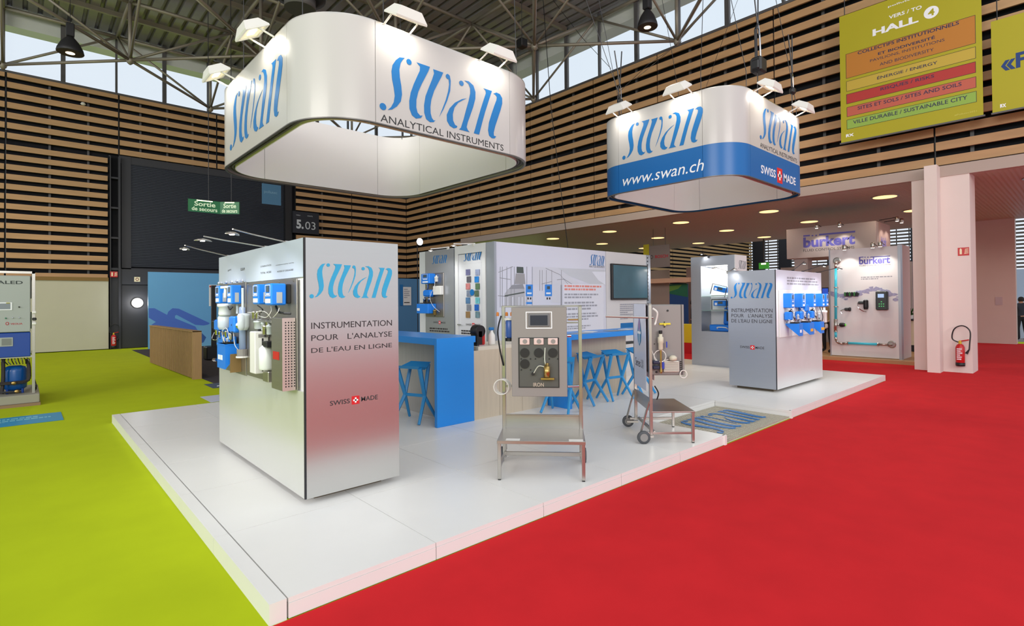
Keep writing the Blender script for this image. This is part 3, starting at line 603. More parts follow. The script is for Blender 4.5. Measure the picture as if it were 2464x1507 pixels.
arm_lamp(b_, hit(1768, 648, 'x', X0-.1), 'short lit spotlight at the left top corner of the right cabinet', 'lit end lamps of the right cabinet', lit=6)
arm_lamp(b_+V((0, .04, 0)), hit(1718, 646, 'x', X0-.6), 'lit arm spotlight reaching left from the right cabinet', 'lit end lamps of the right cabinet', lit=6)
# ================================================================== ROOM BLOCK WITH DOOR AND GRAPHIC WALL
RX0, RY0, RY1, RZ = 6.30, 7.35, 9.9, 2.85; RX1 = hit(1563, 640, 'y', RY0).x
t = thing('storage_room', 'white walled storage room in the middle of the platform with printed long wall', 'booth wall', (9.5, 8.6, .12))
bx('room_body', (RX0+.05, RY0+.05, T), (RX1, RY1, RZ-.01), mat('room shell', (206, 208, 212), .6), t)
def xr(x0, y0, x1, y1): return pr(x0, y0, x1, y1, 'x', RX0)
def yr(x0, y0, x1, y1): return pr(x0, y0, x1, y1, 'y', RY0)
ya = xr(1093, 800, 1170, 600); 
bx('metal_panel', (RX0, hit(1093, 700, 'x', RX0).y+.01, T), (RX0+.04, RY1-.3, RZ-.02), ALU2, t)
yd0 = hit(1169, 700, 'x', RX0).y; yd1 = hit(1096, 700, 'x', RX0).y
fm = mat('door frame white', (222, 223, 224), .4)
d_ = bx('door', (RX0+.012, yd0+.1, T), (RX0+.04, yd1-.1, 2.68), mat('door white', (216, 217, 221), .35), t)
bx('door_frame', (RX0-.01, yd0, T), (RX0+.04, yd0+.09, RZ), fm, t); bx('door_frame', (RX0-.01, yd1-.09, T), (RX0+.04, yd1, RZ), fm, t); bx('door_frame', (RX0-.01, yd0+.09, 2.69), (RX0+.04, yd1-.09, RZ), fm, t)
bx('corner_profile', (RX0, RY0+.03, T), (RX0+.04, yd0-.02, RZ), mat('silver profile', (176, 182, 190), .35, metal=.6), t)
bx('corner_profile', (RX0-.02, RY0-.02, T), (RX0+.03, RY0+.03, RZ), mat('silver profile', (176, 182, 190), .35, metal=.6), t)
wordmark(xr(1116, 629, 1158, 603), LOGOB, d_); text('ANALYTICAL INSTRUMENTS', xr(1114.5, 636, 1160, 632), TXT, d_)
wordmark(xr(1040, 636, 1075.5, 612), LOGOB, t); text('ANALYTICAL INSTRUMENTS', xr(1039, 641, 1076, 637.5), TXT, t)
swiss(prl(1121, 784, 778, 1156, 'x', RX0), d_); swiss(prl(1043, 778.5, 773, 1072, 'x', RX0), t)
greek(xr(1034, 800, 1082, 791), [.9, 1], TXT, t, 2); greek(xr(1110, 806, 1160, 797), [1, .7], TXT, d_, 5)
hx = hit(1106, 781, 'x', RX0); MB().tube(hx, hx+V((-.05, 0, 0)), .012).tube(hx+V((-.05, 0, 0)), hx+V((-.05, -.11, 0)), .01).build('door_handle', CHR, d_)
# photo tiles on the door
cols = [(110, 110, 150), (150, 160, 190), (90, 90, 100), (40, 130, 210), (190, 120, 120), (90, 120, 90), (120, 130, 150), (90, 110, 90), (80, 120, 160), (110, 190, 200), (130, 135, 145), (30, 100, 190), (150, 120, 80), (110, 140, 150)]
for i in range(14):
    r, c = divmod(i, 2); y = 655+r*17.0; x = (1121, 1141)[c]+(i*7 % 4)
    slab('photo_tile', xr(x, y+8, x+10, y-7), mat('photo %d' % i, cols[i], .4, noise=.5, scale=14), d_, .003)
disc('round_emblem', xr(1131, 712, 1141, 696), LOGOB, d_)
# instrument on metal panel
q = xr(1026, 762, 1069, 656); p_ = thing('analyzer_panel', 'small steel plate with blue transmitter and reagent box beside the room door', 'instrument panel', q.p(.5, 0))
obox('mounting_plate', q, STEELD, p_, .02, c=.02)
transmitter(q.sub(.12, .76, .58, .99, .02), p_, .16); obox('flow_housing', q.sub(.1, .46, .55, .62, .02), INSTB, p_, .12, c=.03); obox('reagent_box', q.sub(-.05, .08, .6, .3, .02), INSTB, p_, .2)
obox('control_box', q.sub(.6, .5, 1.0, .7, .02), WPL, p_, .08); obox('tray_lid', q.sub(.0, .305, .5, .325, .06), BLACK, p_, .1, c=0)
for (a, b_, m_) in ((.3, .7, CHR), (.15, .36, CHR), (.4, .36, CHR), (.7, .1, BRASS), (.8, .85, WPL)): flowcell(q.p(a, b_, .1)-V((0, 0, .05)), p_, .035, .12, m_)
hose([q.p(.7, .9, .1), q.p(.78, .7, .14), q.p(.55, .45, .15), q.p(.7, .25, .14), q.p(.95, .12, .1)], p_); slab('label_plate', q.sub(0, .14, .15, .2, .225), TXTW, p_)
b_ = hit(1079, 600, 'x', RX0+.02); b_.z = RZ
b1 = hit(1078, 597, 'x', RX0); b1.z = RZ; arm_lamp(b1, hit(1037, 603, 'x', RX0-.55), 'white arm spotlight above the metal panel with blue analyzer', 'arm lamps on the storage room', lit=14, m=WPL, r=.012)
b1 = hit(1140, 587, 'x', RX0); b1.z = RZ; arm_lamp(b1, hit(1092, 591, 'x', RX0-.55), 'white arm spotlight above the storage room door', 'arm lamps on the storage room', lit=10, m=WPL, r=.012)
# long printed wall
PW0 = hit(1200, 640, 'y', RY0).x; PW1 = hit(1457, 640, 'y', RY0).x; PW2 = hit(1555, 640, 'y', RY0).x
bx('graphic_wall', (RX0+.03, RY0, T), (PW1, RY0+.04, RZ), WHITEG, t); bx('screen_wall', (PW1+.015, RY0, T), (PW2, RY0+.04, RZ), mat('screen wall', (214, 213, 216), .4), t)
e_ = bx('end_profile', (PW2, RY0-.01, T), (RX1+.02, RY0+.05, RZ), mat('silver profile', (176, 182, 190), .35, metal=.6), t)
k = MB(); z = .3
while z < RZ-.05: k.box((PW2+.02, RY0-.014, z), (PW2+.06, RY0-.009, z+.03)); z += .085
k.build('slot', BLACK, e_, kind='stuff')
wordmark(yr(1419, 638.5, 1454, 615), LOGOB, t); text('ANALYTICAL INSTRUMENTS', yr(1417.5, 643.5, 1454.5, 640.5), TXT, t)
# printed plant scene (tanks, pipes, stair) as flat print
pg = mat('print grey', (182, 184, 192), .3); pm = mat('print mid grey', (146, 148, 156), .3); pl = mat('print light', (208, 211, 222), .3); pd = mat('print dark', (78, 88, 84), .3); pb = mat('print blue', (60, 140, 228), .3)
def pq(pts, m, d=.001):
    k = MB(); k.poly([hit(x, y, 'y', RY0)+V((0, -d, 0)) for x, y in pts], V((0, -1, 0)), .0006); k.build('print_patch', m, t)
pq([(1300, 643), (1457, 650), (1457, 686), (1420, 684), (1372, 665)], mat('print pale', (198, 203, 212), .3)); pq([(1282, 643), (1340, 644), (1400, 686), (1282, 684)], pl, .0012); pq([(1424, 654), (1457, 654), (1457, 686), (1440, 675)], mat('print white', (224, 228, 240), .3), .0018)
pq([(1214, 738), (1214, 708), (1222, 696), (1262, 694), (1264, 738)], pg, .0012); pq([(1224, 696), (1232, 686), (1258, 684), (1262, 695)], pm, .0016)
pq([(1243, 642), (1259, 643), (1260, 658), (1243, 657)], pd, .0018); pq([(1241, 658), (1262, 659), (1264, 684), (1238, 684)], mat('print steel', (158, 158, 162), .3), .0015); pq([(1214, 711), (1262, 702), (1262, 705), (1214, 714)], pd, .002)
for x in (1203, 1208, 1219, 1229, 1237, 1267, 1280, 1298, 1314, 1327, 1304, 1350): pq([(x, 642 if x < 1290 else 650), (x+1.2, 642 if x < 1290 else 650), (x+1.2, 740 if x < 1290 else 700), (x, 740 if x < 1290 else 700)], pm, .0014)
def ln(a, b, w_=1.5, m=pm, d=.002): pq([(a[0], a[1]), (b[0], b[1]), (b[0], b[1]+w_), (a[0], a[1]+w_)], m, d)
ln((1199, 655), (1234, 641)); ln((1202, 668), (1228, 672)); ln((1313, 645), (1348, 661)); ln((1348, 661), (1367, 684)); ln((1303, 683), (1328, 677)); ln((1198, 711), (1222, 713)); ln((1340, 673), (1357, 671)); ln((1357, 671), (1377, 684))
for x in (1220, 1232, 1247, 1255): pq([(x, 715), (x+3, 715), (x+3, 738), (x, 738)], pl, .0022)
for x, s in ((1265, 1), (1311, 0)):
    pq([(x, 713), (x, 685), (x+17, 685), (x+17, 713)], pb, .0022); pq([(x+5, 696), (x+5, 689), (x+12, 689), (x+12, 696)], SCRG, .003); pq([(x+3, 708), (x+3, 704), (x+14, 704), (x+14, 708)], TXTW, .003)
    pq([(x+4, 721), (x+4, 716), (x+7, 716), (x+7, 721)], BLACK, .003); pq([(x+10, 721), (x+10, 716), (x+13, 716), (x+13, 721)], BLACK, .003)
pq([(1266, 732), (1266, 727), (1280, 727), (1280, 732)], pb, .0022); pq([(1328, 728), (1328, 686), (1348, 686), (1348, 728)], pl, .0022); pq([(1349, 735), (1349, 686), (1352, 686), (1352, 735)], pm, .0024)
pq([(1355, 800), (1355, 684), (1452, 684), (1452, 800)], mat('print text field', (222, 224, 236), .3), .003)
def rr(x0, y0, x1, y1): r = yr(x0, y0, x1, y1); r.o = r.o+V((0, -.004, 0)); return r
greek(rr(1358, 702, 1446, 688), [1, .84], mat('print red', (228, 140, 128), .4), t, 8); greek(rr(1358, 721, 1440, 707), [1, .78], mat('print text grey', (160, 162, 174), .4), t, 9)
greek(rr(1358, 750, 1436, 726), [.9, 1, .8], mat('print text grey', (160, 162, 174), .4), t, 10); greek(rr(1358, 775, 1438, 752), [.95, 1, .7], mat('print text grey', (160, 162, 174), .4), t, 11); greek(rr(1358, 796, 1420, 782), [1, .8], mat('print text grey', (160, 162, 174), .4), t, 12)
greek(rr(1492, 771, 1527, 731), [1, .95, 1, .85, .5, .9, .75, .5], mat('print text grey', (160, 162, 174), .4), t, 13); pq([(1493, 790), (1493, 778), (1530, 776), (1530, 788)], LOGOB, .003); pq([(1493, 806), (1493, 790), (1535, 790), (1535, 806)], mat('shelf dark', (70, 74, 66), .5), .003)
# screen
q = yr(1468.5, 722, 1554, 640); s_ = thing('wall_screen', 'black framed flat screen with dim teal picture on the printed wall', 'screen', q.p(.5, 0)); obox('housing', q, BLACK, s_, .06, c=.008, d=.002)
sm = mat('screen teal', (62, 98, 112), .12, emit=.12, noise=.35, scale=1.6); slab('display', q.sub(.03, .05, .97, .96, .062), sm, s_, .002)
# ================================================================== SHOWCASE
SX, SY0, SY1, SZ = 12.55, 5.85, 6.98, 2.83
t = thing('showcase', 'tall grey showcase with lit niche behind the right cabinet', 'showcase', (12.9, 6.4, .12))
ny1 = hit(1687, 700, 'x', SX).y; ny0 = 6.02; nz0 = hit(1687, 797, 'x', SX).z; nz1 = hit(1687, 641, 'x', SX).z
bx('side_panel', (SX, ny1, T), (SX+.6, SY1, SZ), ALU2, t); bx('side_panel', (SX, SY0, T), (SX+.6, ny0, SZ), ALU2, t); bx('lower_panel', (SX, ny0, T), (SX+.6, ny1, nz0), ALU2, t); bx('upper_panel', (SX, ny0, nz1), (SX+.6, ny1, SZ), ALU2, t)
bx('niche_back', (SX+.5, ny0, nz0), (SX+.52, ny1, nz1), WHITE, t)
bx('end_panel', (SX, SY0-.02, 2.45), (SX+.62, SY0, SZ), WHITE, t); wordmark(pr(1777, 647, 1794.5, 628, 'y', SY0-.02), mat('logo grey', (120, 126, 136), .5), t)
zs1 = hit(1687, 748, 'x', SX+.1).z; zs2 = hit(1687, 714, 'x', SX+.1).z
gl = mat('glass shelf', (170, 210, 200), .05, alpha=.5)
bx('glass_shelf', (SX+.03, ny0+.005, zs1), (SX+.49, ny1-.005, zs1+.01), gl, t); bx('glass_shelf', (SX+.03, ny0+.005, zs2), (SX+.49, ny1-.005, zs2+.01), gl, t)
area('niche_light', (SX+.25, (ny0+ny1)/2, nz1-.02), (0, 0, 0), .4, .5, 14, (1, .97, .9)).parent = None
bx('light_strip', (SX+.1, ny0+.1, nz1-.012), (SX+.3, ny1-.1, nz1-.002), LAMPW, t)
ym = (ny0+ny1)/2
def instr(z, lab, tilt):
    i_ = thing('portable_analyzer', lab, 'instrument', (SX+.25, ny1-.35, z))
    M = Matrix.Translation((SX+.25, ny1-.38, z+.17)) @ Matrix.Rotation(tilt, 4, 'X')
    b = MB(M).cbox((-.1, -.17, -.06), (.1, .14, .07), .015).build('housing', INSTB, i_); bx('display', (-.104, -.1, -.01), (-.1, .02, .05), SCRG, b, M=M)
    bx('keypad', (-.106, .04, -.04), (-.1, .1, .02), TXTW, b, M=M); MB(M).path([(-.1, -.2, -.16), (-.1, -.2, .1), (-.1, .18, .1), (-.1, .18, -.16)], .01, 6).build('stand', BLACK, i_)
    bx('base', (SX+.12, ny1-.6, z+.002), (SX+.38, ny1-.2, z+.02), STEEL, i_)
    return i_
instr(zs2+.01, 'blue portable analyzer tilted on the top glass shelf of the showcase', .25); instr(zs1+.01, 'blue portable analyzer with black stand on the middle glass shelf', 0)
c_ = thing('carrying_case', 'open blue carrying case with handle standing in the showcase bottom', 'case', (SX+.25, ym, nz0))
zb = nz0+.005; bx('case_bottom', (SX+.08, ny1-.86, zb), (SX+.4, ny1-.16, zb+.16), INSTB, c_, c=.02)
M = Matrix.Translation((SX+.38, ny1-.5, zb+.16)) @ Matrix.Rotation(.15, 4, 'Y'); MB(M).cbox((-.06, -.25, 0), (.04, .1, .42), .02).build('case_lid', INSTB, c_)
bx('insert', (SX+.3, ny1-.66, zb+.25), (SX+.325, ny1-.5, zb+.46), BLACK, c_); hose([(SX+.08, ny1-.38, zb+.06), (SX+.03, ny1-.4, zb+.1), (SX+.03, ny1-.6, zb+.1), (SX+.08, ny1-.64, zb+.06)], c_, WPL, .012, 'handle')
b1 = V((SX, 6.5, SZ)); arm_lamp(b1, b1+V((-.1, .12, .06)), 'small dark spotlight on the top edge of the showcase', 'lamp on the showcase', lit=4, m=DARK)
# ================================================================== BAR COUNTERS
BZ = 1.285
t = thing('bar_counter', 'blue waterfall bar counter with grey wood core behind the near cabinet', 'counter', (4.3, 7.3, .12))
bx('end_panel', (4.0, 5.84, T), (4.62, 5.90, BZ), BLUE, t, c=.004); bx('bar_top', (4.0, 5.902, BZ-.09), (4.70, 9.3, BZ), BLUE, t, c=.004)
bx('wood_core', (4.36, 5.9, T), (4.6, 9.2, BZ-.092), mat('grey wood laminate', (168, 164, 158), .5, noise=.12, scale=3, stretch=(9, 9, .6)), t)
t = thing('service_counter', 'low pale wood service counter with worktop between the two blue bars', 'counter', (5.6, 6.2, .12))
fm2 = [4.62, 5.10, 5.55, 6.1]; 
for a, b_ in zip(fm2[:-1], fm2[1:]): bx('front_panel', (a+.003, 5.86, T), (b_-.003, 5.9, 1.08), WOOD, t)
bx('carcass', (4.73, 5.9, T), (6.1, 6.5, 1.08), WOOD, t); bx('worktop', (4.72, 5.87, 1.08), (6.1, 6.55, 1.13), mat('pale worktop', (216, 208, 192), .4), t)
c2 = hit(1386, 973, 'z', T)
t = thing('bar_counter', 'blue topped bar counter with pale wood front, left of the second trolley', 'counter', (7.2, 5.9, .12))
ex = 6.18; bx('end_panel', (6.12, 5.42, T), (6.18, 6.12, 1.24), BLUE, t, c=.004); bx('bar_top', (6.18, 5.45, 1.16), (8.75, 6.1, 1.24), BLUE, t, c=.004)
bx('wood_front', (6.2, 5.84, T), (8.15, 5.9, 1.158), WOOD, t); bx('wood_front', (8.11, 5.9, T), (8.15, 6.1, 1.158), WOOD, t)
bx('under_shelf', (8.15, 5.9, .95), (8.7, 6.1, .98), mat('shelf dark', (70, 74, 66), .5), t)
papers = [(6.6, 5.6, .1), (7.0, 5.75, .4), (7.5, 5.62, -.2), (8.0, 5.7, .15), (8.35, 5.66, -.3)]
for i, (x, y, a) in enumerate(papers):
    o = MB(Matrix.Translation((x, y, 1.2405+.001*i)) @ Matrix.Rotation(a, 4, 'Z')).box((-.15, -.105, 0), (.15, .105, .004)).build('brochure', WHITE if i % 2 else mat('brochure grey', (150, 155, 160), .4))
    tag(o, ['white brochure lying flat at the left end of the right bar top', 'white brochure turned askew, second from the left on the bar top', 'white brochure in the middle of the right bar top', 'white brochure right of the middle on the bar top', 'white brochure at the far right end of the bar top'][i] if i % 2 else ['grey brochure at the left end of the right bar top', '', 'grey brochure in the middle of the right bar top', '', 'grey brochure at the far right end of the bar top'][i], 'brochure', 'brochures on the right bar')
# coffee machine, kettle, glasses on counters
q = hit(1152, 838, 'z', 1.13)
t = thing('coffee_machine', 'small red and black coffee machine on the service counter', 'coffee machine', (4.85, 5.98, 1.13))
k = MB(); k.cbox((4.80, 5.98, 1.13), (4.9, 6.16, 1.36), .02); k.build('body', BLACK, t)
k = MB(); pts = [(4.84+.09*math.cos(a), 1.34+.07*math.sin(a)) for a in [PI*i/8 for i in range(9)]]; pts = pts+[(4.78, 1.13), (4.90, 1.13)]
bx('side_shell', (4.9, 5.98, 1.135), (4.95, 6.16, 1.38), REDP, t, c=.02); MB().lathe((4.86, 6.06, 1.34), [(.085, -.08), (.09, -.02), (.09, .06), (.07, .08)], 14, 'y').build('dome', BLACK, t, smooth=True)
bx('drip_tray', (4.8, 5.95, 1.13), (4.9, 6.0, 1.15), CHR, t)
t = thing('spray_bottle', 'white bottle with blue trigger beside the red coffee machine', 'bottle', (5.12, 6.05, 1.13))
MB().lathe((5.12, 6.05, 1.13), [(.05, 0), (.055, .02), (.05, .14), (.02, .19), (.02, .21)], 12).build('bottle', WPL, t, smooth=True); bx('trigger', (5.07, 6.03, 1.34), (5.16, 6.07, 1.385), LOGOB, t, c=.01)
for i, (px, py, lab) in enumerate(((966, 803, 'clear drinking glass at the left edge of the near blue bar'),)):
    p_ = V((4.35, 7.95, BZ)); o = MB().lathe(p_, [(.03, 0), (.035, .13), (.033, .13), (.028, .01)], 14).build('drinking_glass', mat('tumbler', (225, 235, 240), .05, alpha=.45), smooth=True); tag(o, lab, 'glass')
# ================================================================== STOOLS
def stool(x, y, rz, label, grp='blue bar stools', first=[None]):
    if first[0] is None:
        t = thing('bar_stool', label, 'stool', (0, 0, 0), group=grp)
        n = 6; H = .78
        k = MB()
        # folded seat plate
        k.add([(-.20, -.15, H), (.20, -.15, H), (.22, .0, H-.025), (.17, .17, H+.03), (-.17, .17, H+.03), (-.22, 0, H-.025), (0, 0, H-.035),
               (-.17, -.13, H-.04), (.17, -.13, H-.04), (.19, .0, H-.06), (.14, .15, H-.01), (-.14, .15, H-.01), (-.19, 0, H-.06)],
              [(0, 1, 6), (1, 2, 6), (2, 3, 6), (3, 4, 6), (4, 5, 6), (5, 0, 6), (0, 7, 8, 1), (1, 8, 9, 2), (2, 9, 10, 3), (3, 10, 11, 4), (4, 11, 12, 5), (5, 12, 7, 0), (12, 11, 10, 9, 8, 7)])
        k.build('seat', STOOLB, t)
        for s in (-1, 1):
            J = V((s*.165, .02, .36))
            MB().tube((s*.19, -.12, H-.03), J, .033, 6, .027).tube(J, (s*.22, -.19, .014), .027, 6, .02).build('leg', STOOLB, t, smooth=False)
            MB().tube(J+V((0, 0, -.01)), (s*.235, .21, .014), .026, 6, .019).build('leg', STOOLB, t)
            MB().tube((s*.15, .14, H+.0), J, .026, 6, .026).build('strut', STOOLB, t)
        MB().tube((-.165, .02, .36), (.165, .02, .36), .024, 6).build('footrest', STOOLB, t)
        first[0] = t
    else:
        src = first[0]; t = src.copy(); COL.objects.link(t)
        for ch in src.children:
            c = ch.copy(); COL.objects.link(c); c.parent = t
        t['label'] = label; t['group'] = grp
    t.location = (x, y, T); t.rotation_euler = (0, 0, rz); return t
a_ = hit(990, 1015, 'z', T)
stool(4.0, 6.40, -1.2, 'blue angular bar stool tucked at the near blue bar beside the lettered cabinet')
stool(6.72, 5.50, .15, 'blue angular bar stool standing nearest the first trolley side of the right bar')
stool(7.30, 5.45, -.2, 'blue angular bar stool in the middle of the right bar')
stool(7.95, 5.42, .1, 'blue angular bar stool partly hidden behind the second trolley sign')
e_ = hit(1352, 984, 'z', T); stool(5.84, 5.36, -1.3, 'blue angular bar stool seen behind the steel trolley')
stool(8.5, 6.75, .6, 'blue angular bar stool on the far side of the right bar')
# ================================================================== STEEL TROLLEYS
def trolley(FL, wdir, ddir, label):
    """local frame: x along the front (left to right for a viewer in front), y towards the back, origin under the front left leg"""
    M = Matrix(((wdir[0], ddir[0], 0, FL[0]), (wdir[1], ddir[1], 0, FL[1]), (0, 0, 1, T), (0, 0, 0, 1)))
    t = D.objects.new('steel_trolley', None); COL.objects.link(t); t.matrix_world = M; WM[t] = M.copy(); tag(t, label, 'trolley')
    W = .77
    def b(nm, a, c, m=STEEL, par=None, ch=.003): return bx(nm, a, c, m, par or t, ch, M)
    for x in (0, W):
        s = -1 if x else 1
        b('leg', (x-.016 if x else x-.016, -.016, .01), (x+.016, .016, .36)); b('foot', (x-.014, -.014, 0), (x+.014, .014, .012), BLACK)
        b('side_rail', (x-.012, .016, .10), (x+.012, .56, .13)); b('post', (x-.018, .462, .095), (x+.018, .498, 1.6))
        MB(M).tube((x, .50, .48), (x, .60, .12), .014, 6).build('brace', STEEL, t)
        w_ = MB(M).lathe((x-.035*s-.0, .574, .075), [(.03, -.016), (.07, -.016), (.075, -.01), (.075, .01), (.07, .016), (.03, .016)], 20, 'x').build('wheel', mat('grey rubber', (74, 76, 80), .6), t, smooth=True)
        MB(M).lathe((x-.035*s, .574, .075), [(.02, -.02), (.045, -.02), (.045, .02), (.02, .02)], 14, 'x').build('hub', GREYP, w_)
        b('bracket', (x-.014, .45, .06), (x+.014, .6, .09))
    b('shelf', (-.02, -.02, .35), (W+.02, .48, .365)); b('shelf_lip', (-.02, -.022, .335), (W+.02, -.012, .366)); b('back_plate', (-.02, .474, .35), (W+.02, .482, .50))
    b('crossbar', (0, .47, .49), (W, .495, .505)); b('crossbar', (.0, .43, .10), (W, .45, .14)); b('top_bar', (-.018, .462, 1.585), (W+.018, .498, 1.603))
    b('bracket_rod', (.02, .46, .78), (W-.02, .474, .80)); b('bracket_rod', (.02, .46, 1.42), (W-.02, .474, 1.435))
    # enclosure with door, window, touch screen
    e = b('enclosure', (.12, .075, .76), (.63, .455, 1.59), GREYP, None, .012); d_ = b('enclosure_door', (.118, .05, .76), (.632, .074, 1.59), GREYP, e)
    q = Rect(M @ V((.12, .05, .76)), V((wdir[0], wdir[1], 0)), V((0, 0, 1)), V((-ddir[0], -ddir[1], 0)), .51, .83)
    s = q.sub(.26, .76, .74, .95, .0); frameR(s, TXTW, d_, .008, .002); obox('touch_screen', s.sub(.1, .12, .9, .88), mat('bezel grey', (110, 110, 114), .4), d_, .008); obox('display', s.sub(.17, .2, .83, .78, .008), mat('dark display', (44, 46, 58), .15), d_, .002, c=0)
    wq = q.sub(.12, .10, .86, .66, .001); slab('window', wq, mat('window recess', (92, 92, 94), .3, metal=.3), d_, .001)
    frameR(wq, BLACK, d_, .008, .003, 'window_frame')
    for i in range(3):
        c = wq.sub(.04+.345*i, .86, .28+.345*i, .99, .003); o_ = obox('fitting', c, mat('fitting pink grey', (214, 190, 186), .35), d_, .014, c=.004); z_ = c.sub(.3, .15, .7, .85, .0145); z_.w = z_.h; disc('port', z_, GREYP, o_, .002)
        c = wq.sub(.04+.345*i, .60, .27+.345*i, .79, .003); c.w = c.h; disc('cuvette_port', c, BLACK, d_, .006)
    c = wq.sub(.04, .38, .27, .57, .003); c.w = c.h; disc('cuvette_port', c, BLACK, d_, .006)
    for (a, bb) in ((.05, .56), (.28, .56), (.4, .56), (.62, .56), (.74, .56), (.95, .56), (.05, .34), (.28, .34)): c = wq.sub(a, bb, a+.03, bb+.03, .003); c.w = c.h; disc('screw', c, BLACK, d_, .003)
    MB().lathe(wq.p(.7, .22, .03), [(.03, 0), (.03, .1), (.02, .1), (.02, .13)], 12).build('sample_cell', BRASS, d_, smooth=True); MB().tube(wq.p(.36, .28, .002), wq.p(.36, .28, .03), .016).build('valve_knob', BLACK, d_); obox('cell_base', wq.sub(.55, .17, .88, .21, .003), BRASS, d_, .05, c=.002)
    hose([wq.p(.66, .8, .02), wq.p(.65, .55, .04), wq.p(.7, .42, .04)], d_, mat('clear hose', (190, 196, 180), .3), .005); hose([wq.p(.38, .3, .03), wq.p(.5, .44, .04), wq.p(.66, .42, .04)], d_, mat('clear hose', (190, 196, 180), .3), .005)
    text('IRON', wq.sub(.36, .02, .62, .1, .003), mat('stencil', (176, 164, 150), .5), d_, .02)
    b('drip_panel', (.12, .40, .70), (.63, .41, .765), mat('steel with painted pink reflection', (206, 188, 182), .3, metal=.5))  # plate's pink is a reflection put into its base colour
    return t, M, e, q
v = lambda *a: V(a)
t1, M1, e1, q1 = trolley((3.257, 3.754), (.6766, -.7364), (.7364, .6766), 'steel trolley facing the camera with grey analyzer enclosure and window')
m = lambda x, y, z: M1 @ V((x, y, z))
ring = mat('clear tube coil', (226, 224, 218), .25)
for k_ in range(3):
    MB().path([m(-.02+.075*math.cos(a)+.01*k_, .40+.02*k_, .79+.075*math.sin(a)) for a in [2*PI*i/20 for i in range(21)]], .006, 5).build('tube_coil', ring, t1)
MB(M1).lathe((.075, .40, 1.28), [(.035, 0), (.045, .02), (.045, .17), (.03, .19)], 12).build('filter_bowl', mat('blue filter bowl', (60, 96, 170), .3), t1, smooth=True)
MB(M1).lathe((.075, .40, 1.25), [(.05, 0), (.05, .03)], 12).build('filter_cap', BLACK, t1); MB(M1).lathe((.075, .40, 1.46), [(.06, 0), (.06, .02)], 12).build('filter_cap', WPL, t1)
for x in (-.05, .04, .09): MB(M1).lathe((x, .40, 1.50), [(.014, 0), (.014, .03), (.008, .04)], 8).build('fitting', mat('orange fitting', (200, 120, 50), .4), t1)
MB(M1).tube((.65, .4, 1.46), (.75, .4, 1.46), .008).build('fitting', BRASS, t1); MB(M1).tube((.64, .4, 1.30), (.68, .4, 1.30), .016).build('fitting', CHR, t1); MB(M1).tube((.64, .4, .80), (.75, .42, .80), .012).build('fitting', CHR, t1)
for x in (.02, .60): bx('shelf_note', (x+.04, -.01, .3655), (x+.17, .06, .367), WPL, t1, 0, M1)
hose([m(-.02, .44, 1.5), m(-.05, .4, 1.35), m(-.03, .42, 1.15), m(0, .44, 1.0)], t1, DARK, .008)
t2, M2, e2, q2 = trolley((5.70, 3.17), (.677, .736), (-.736, .677), 'steel trolley seen from its side with white printed back panel')
m = lambda x, y, z: M2 @ V((x, y, z))
# side fittings on the enclosure
sx_ = .118
b = bx('level_gauge', (sx_-.012, .21, 1.355), (sx_, .34, 1.375), mat('yellow level', (222, 206, 60), .4), t2, 0, M2); MB(M2).tube((sx_, .28, 1.36), (sx_-.03, .28, 1.36), .016).build('knob', mat('yellow level', (222, 206, 60), .4), b)
for (y, z, r) in ((.24, 1.52, .012), (.28, 1.385, .007), (.28, 1.33, .009), (.38, .80, .013), (.40, 1.13, .006)): MB(M2).tube((sx_+.002, y, z), (sx_-.006, y, z), r).build('grommet', BLACK, t2)
MB(M2).lathe((sx_-.05, .34, 1.06), [(.02, 0), (.028, .02), (.028, .08), (.034, .09), (.034, .15), (.02, .16), (.02, .19)], 12).build('inlet_filter', mat('ivory fitting', (206, 198, 178), .4), t2, smooth=True)
MB(M2).lathe((sx_-.05, .34, 1.25), [(.016, 0), (.02, .01), (.02, .04)], 10).build('inlet_cap', BLACK, t2)
bx('valve_lever', (sx_-.06, .265, 1.09), (sx_-.05, .278, 1.16), mat('lever blue', (44, 62, 170), .4), t2, 0, M2); MB(M2).tube((sx_-.05, .34, .86), (sx_-.05, .34, 1.06), .012, 8).build('pipe', BRASS, t2)
MB(M2).path([(sx_-.05, .35+.07*math.cos(a), .99+.07*math.sin(a)) for a in [2*PI*i/18 for i in range(19)]], .005, 5).build('tube_coil', ring, t2); hose([m(sx_-.03, .46, 1.13), m(sx_-.05, .43, 1.02), m(sx_-.05, .37, .93), m(sx_-.04, .25, .95)], t2, ring, .005)
bx('solenoid', (sx_-.08, .36, .90), (sx_-.01, .44, .94), mat('dark blue solenoid', (40, 44, 70), .4), t2, .01, M2); bx('solenoid', (sx_-.08, .36, .84), (sx_-.01, .44, .88), mat('dark blue solenoid', (40, 44, 70), .4), t2, .01, M2)
bx('cable_gland_box', (sx_-.06, .30, .84), (sx_-.01, .33, .92), mat('lever blue', (44, 62, 170), .4), t2, .006, M2); MB(M2).lathe((sx_-.05, .34, .79), [(.01, 0), (.018, .02), (.014, .07)], 10).build('drain_nozzle', BRASS, t2)
MB(M2).lathe((sx_-.06, .2, .94), [(.03, 0), (.045, .01), (.045, .04), (.02, .06)], 12).build('pressure_pot', mat('ivory fitting', (206, 198, 178), .4), t2, smooth=True)
f_ = bx('fan_filter', (sx_-.03, .12, .80), (sx_-.002, .30, .93), mat('ivory grille', (222, 216, 204), .45), t2, .008, M2)
for i in range(9): bx('grille_bar', (sx_-.034, .13, .812+i*.0125), (sx_-.03, .29, .817+i*.0125), mat('grille shadow', (150, 146, 138), .6), f_, 0, M2)
for i in range(6): MB(M2).tube((sx_+.002, .095, .81+i*.022), (sx_-.02, .095, .81+i*.022), .007, 8).build('gland', BLACK, t2)
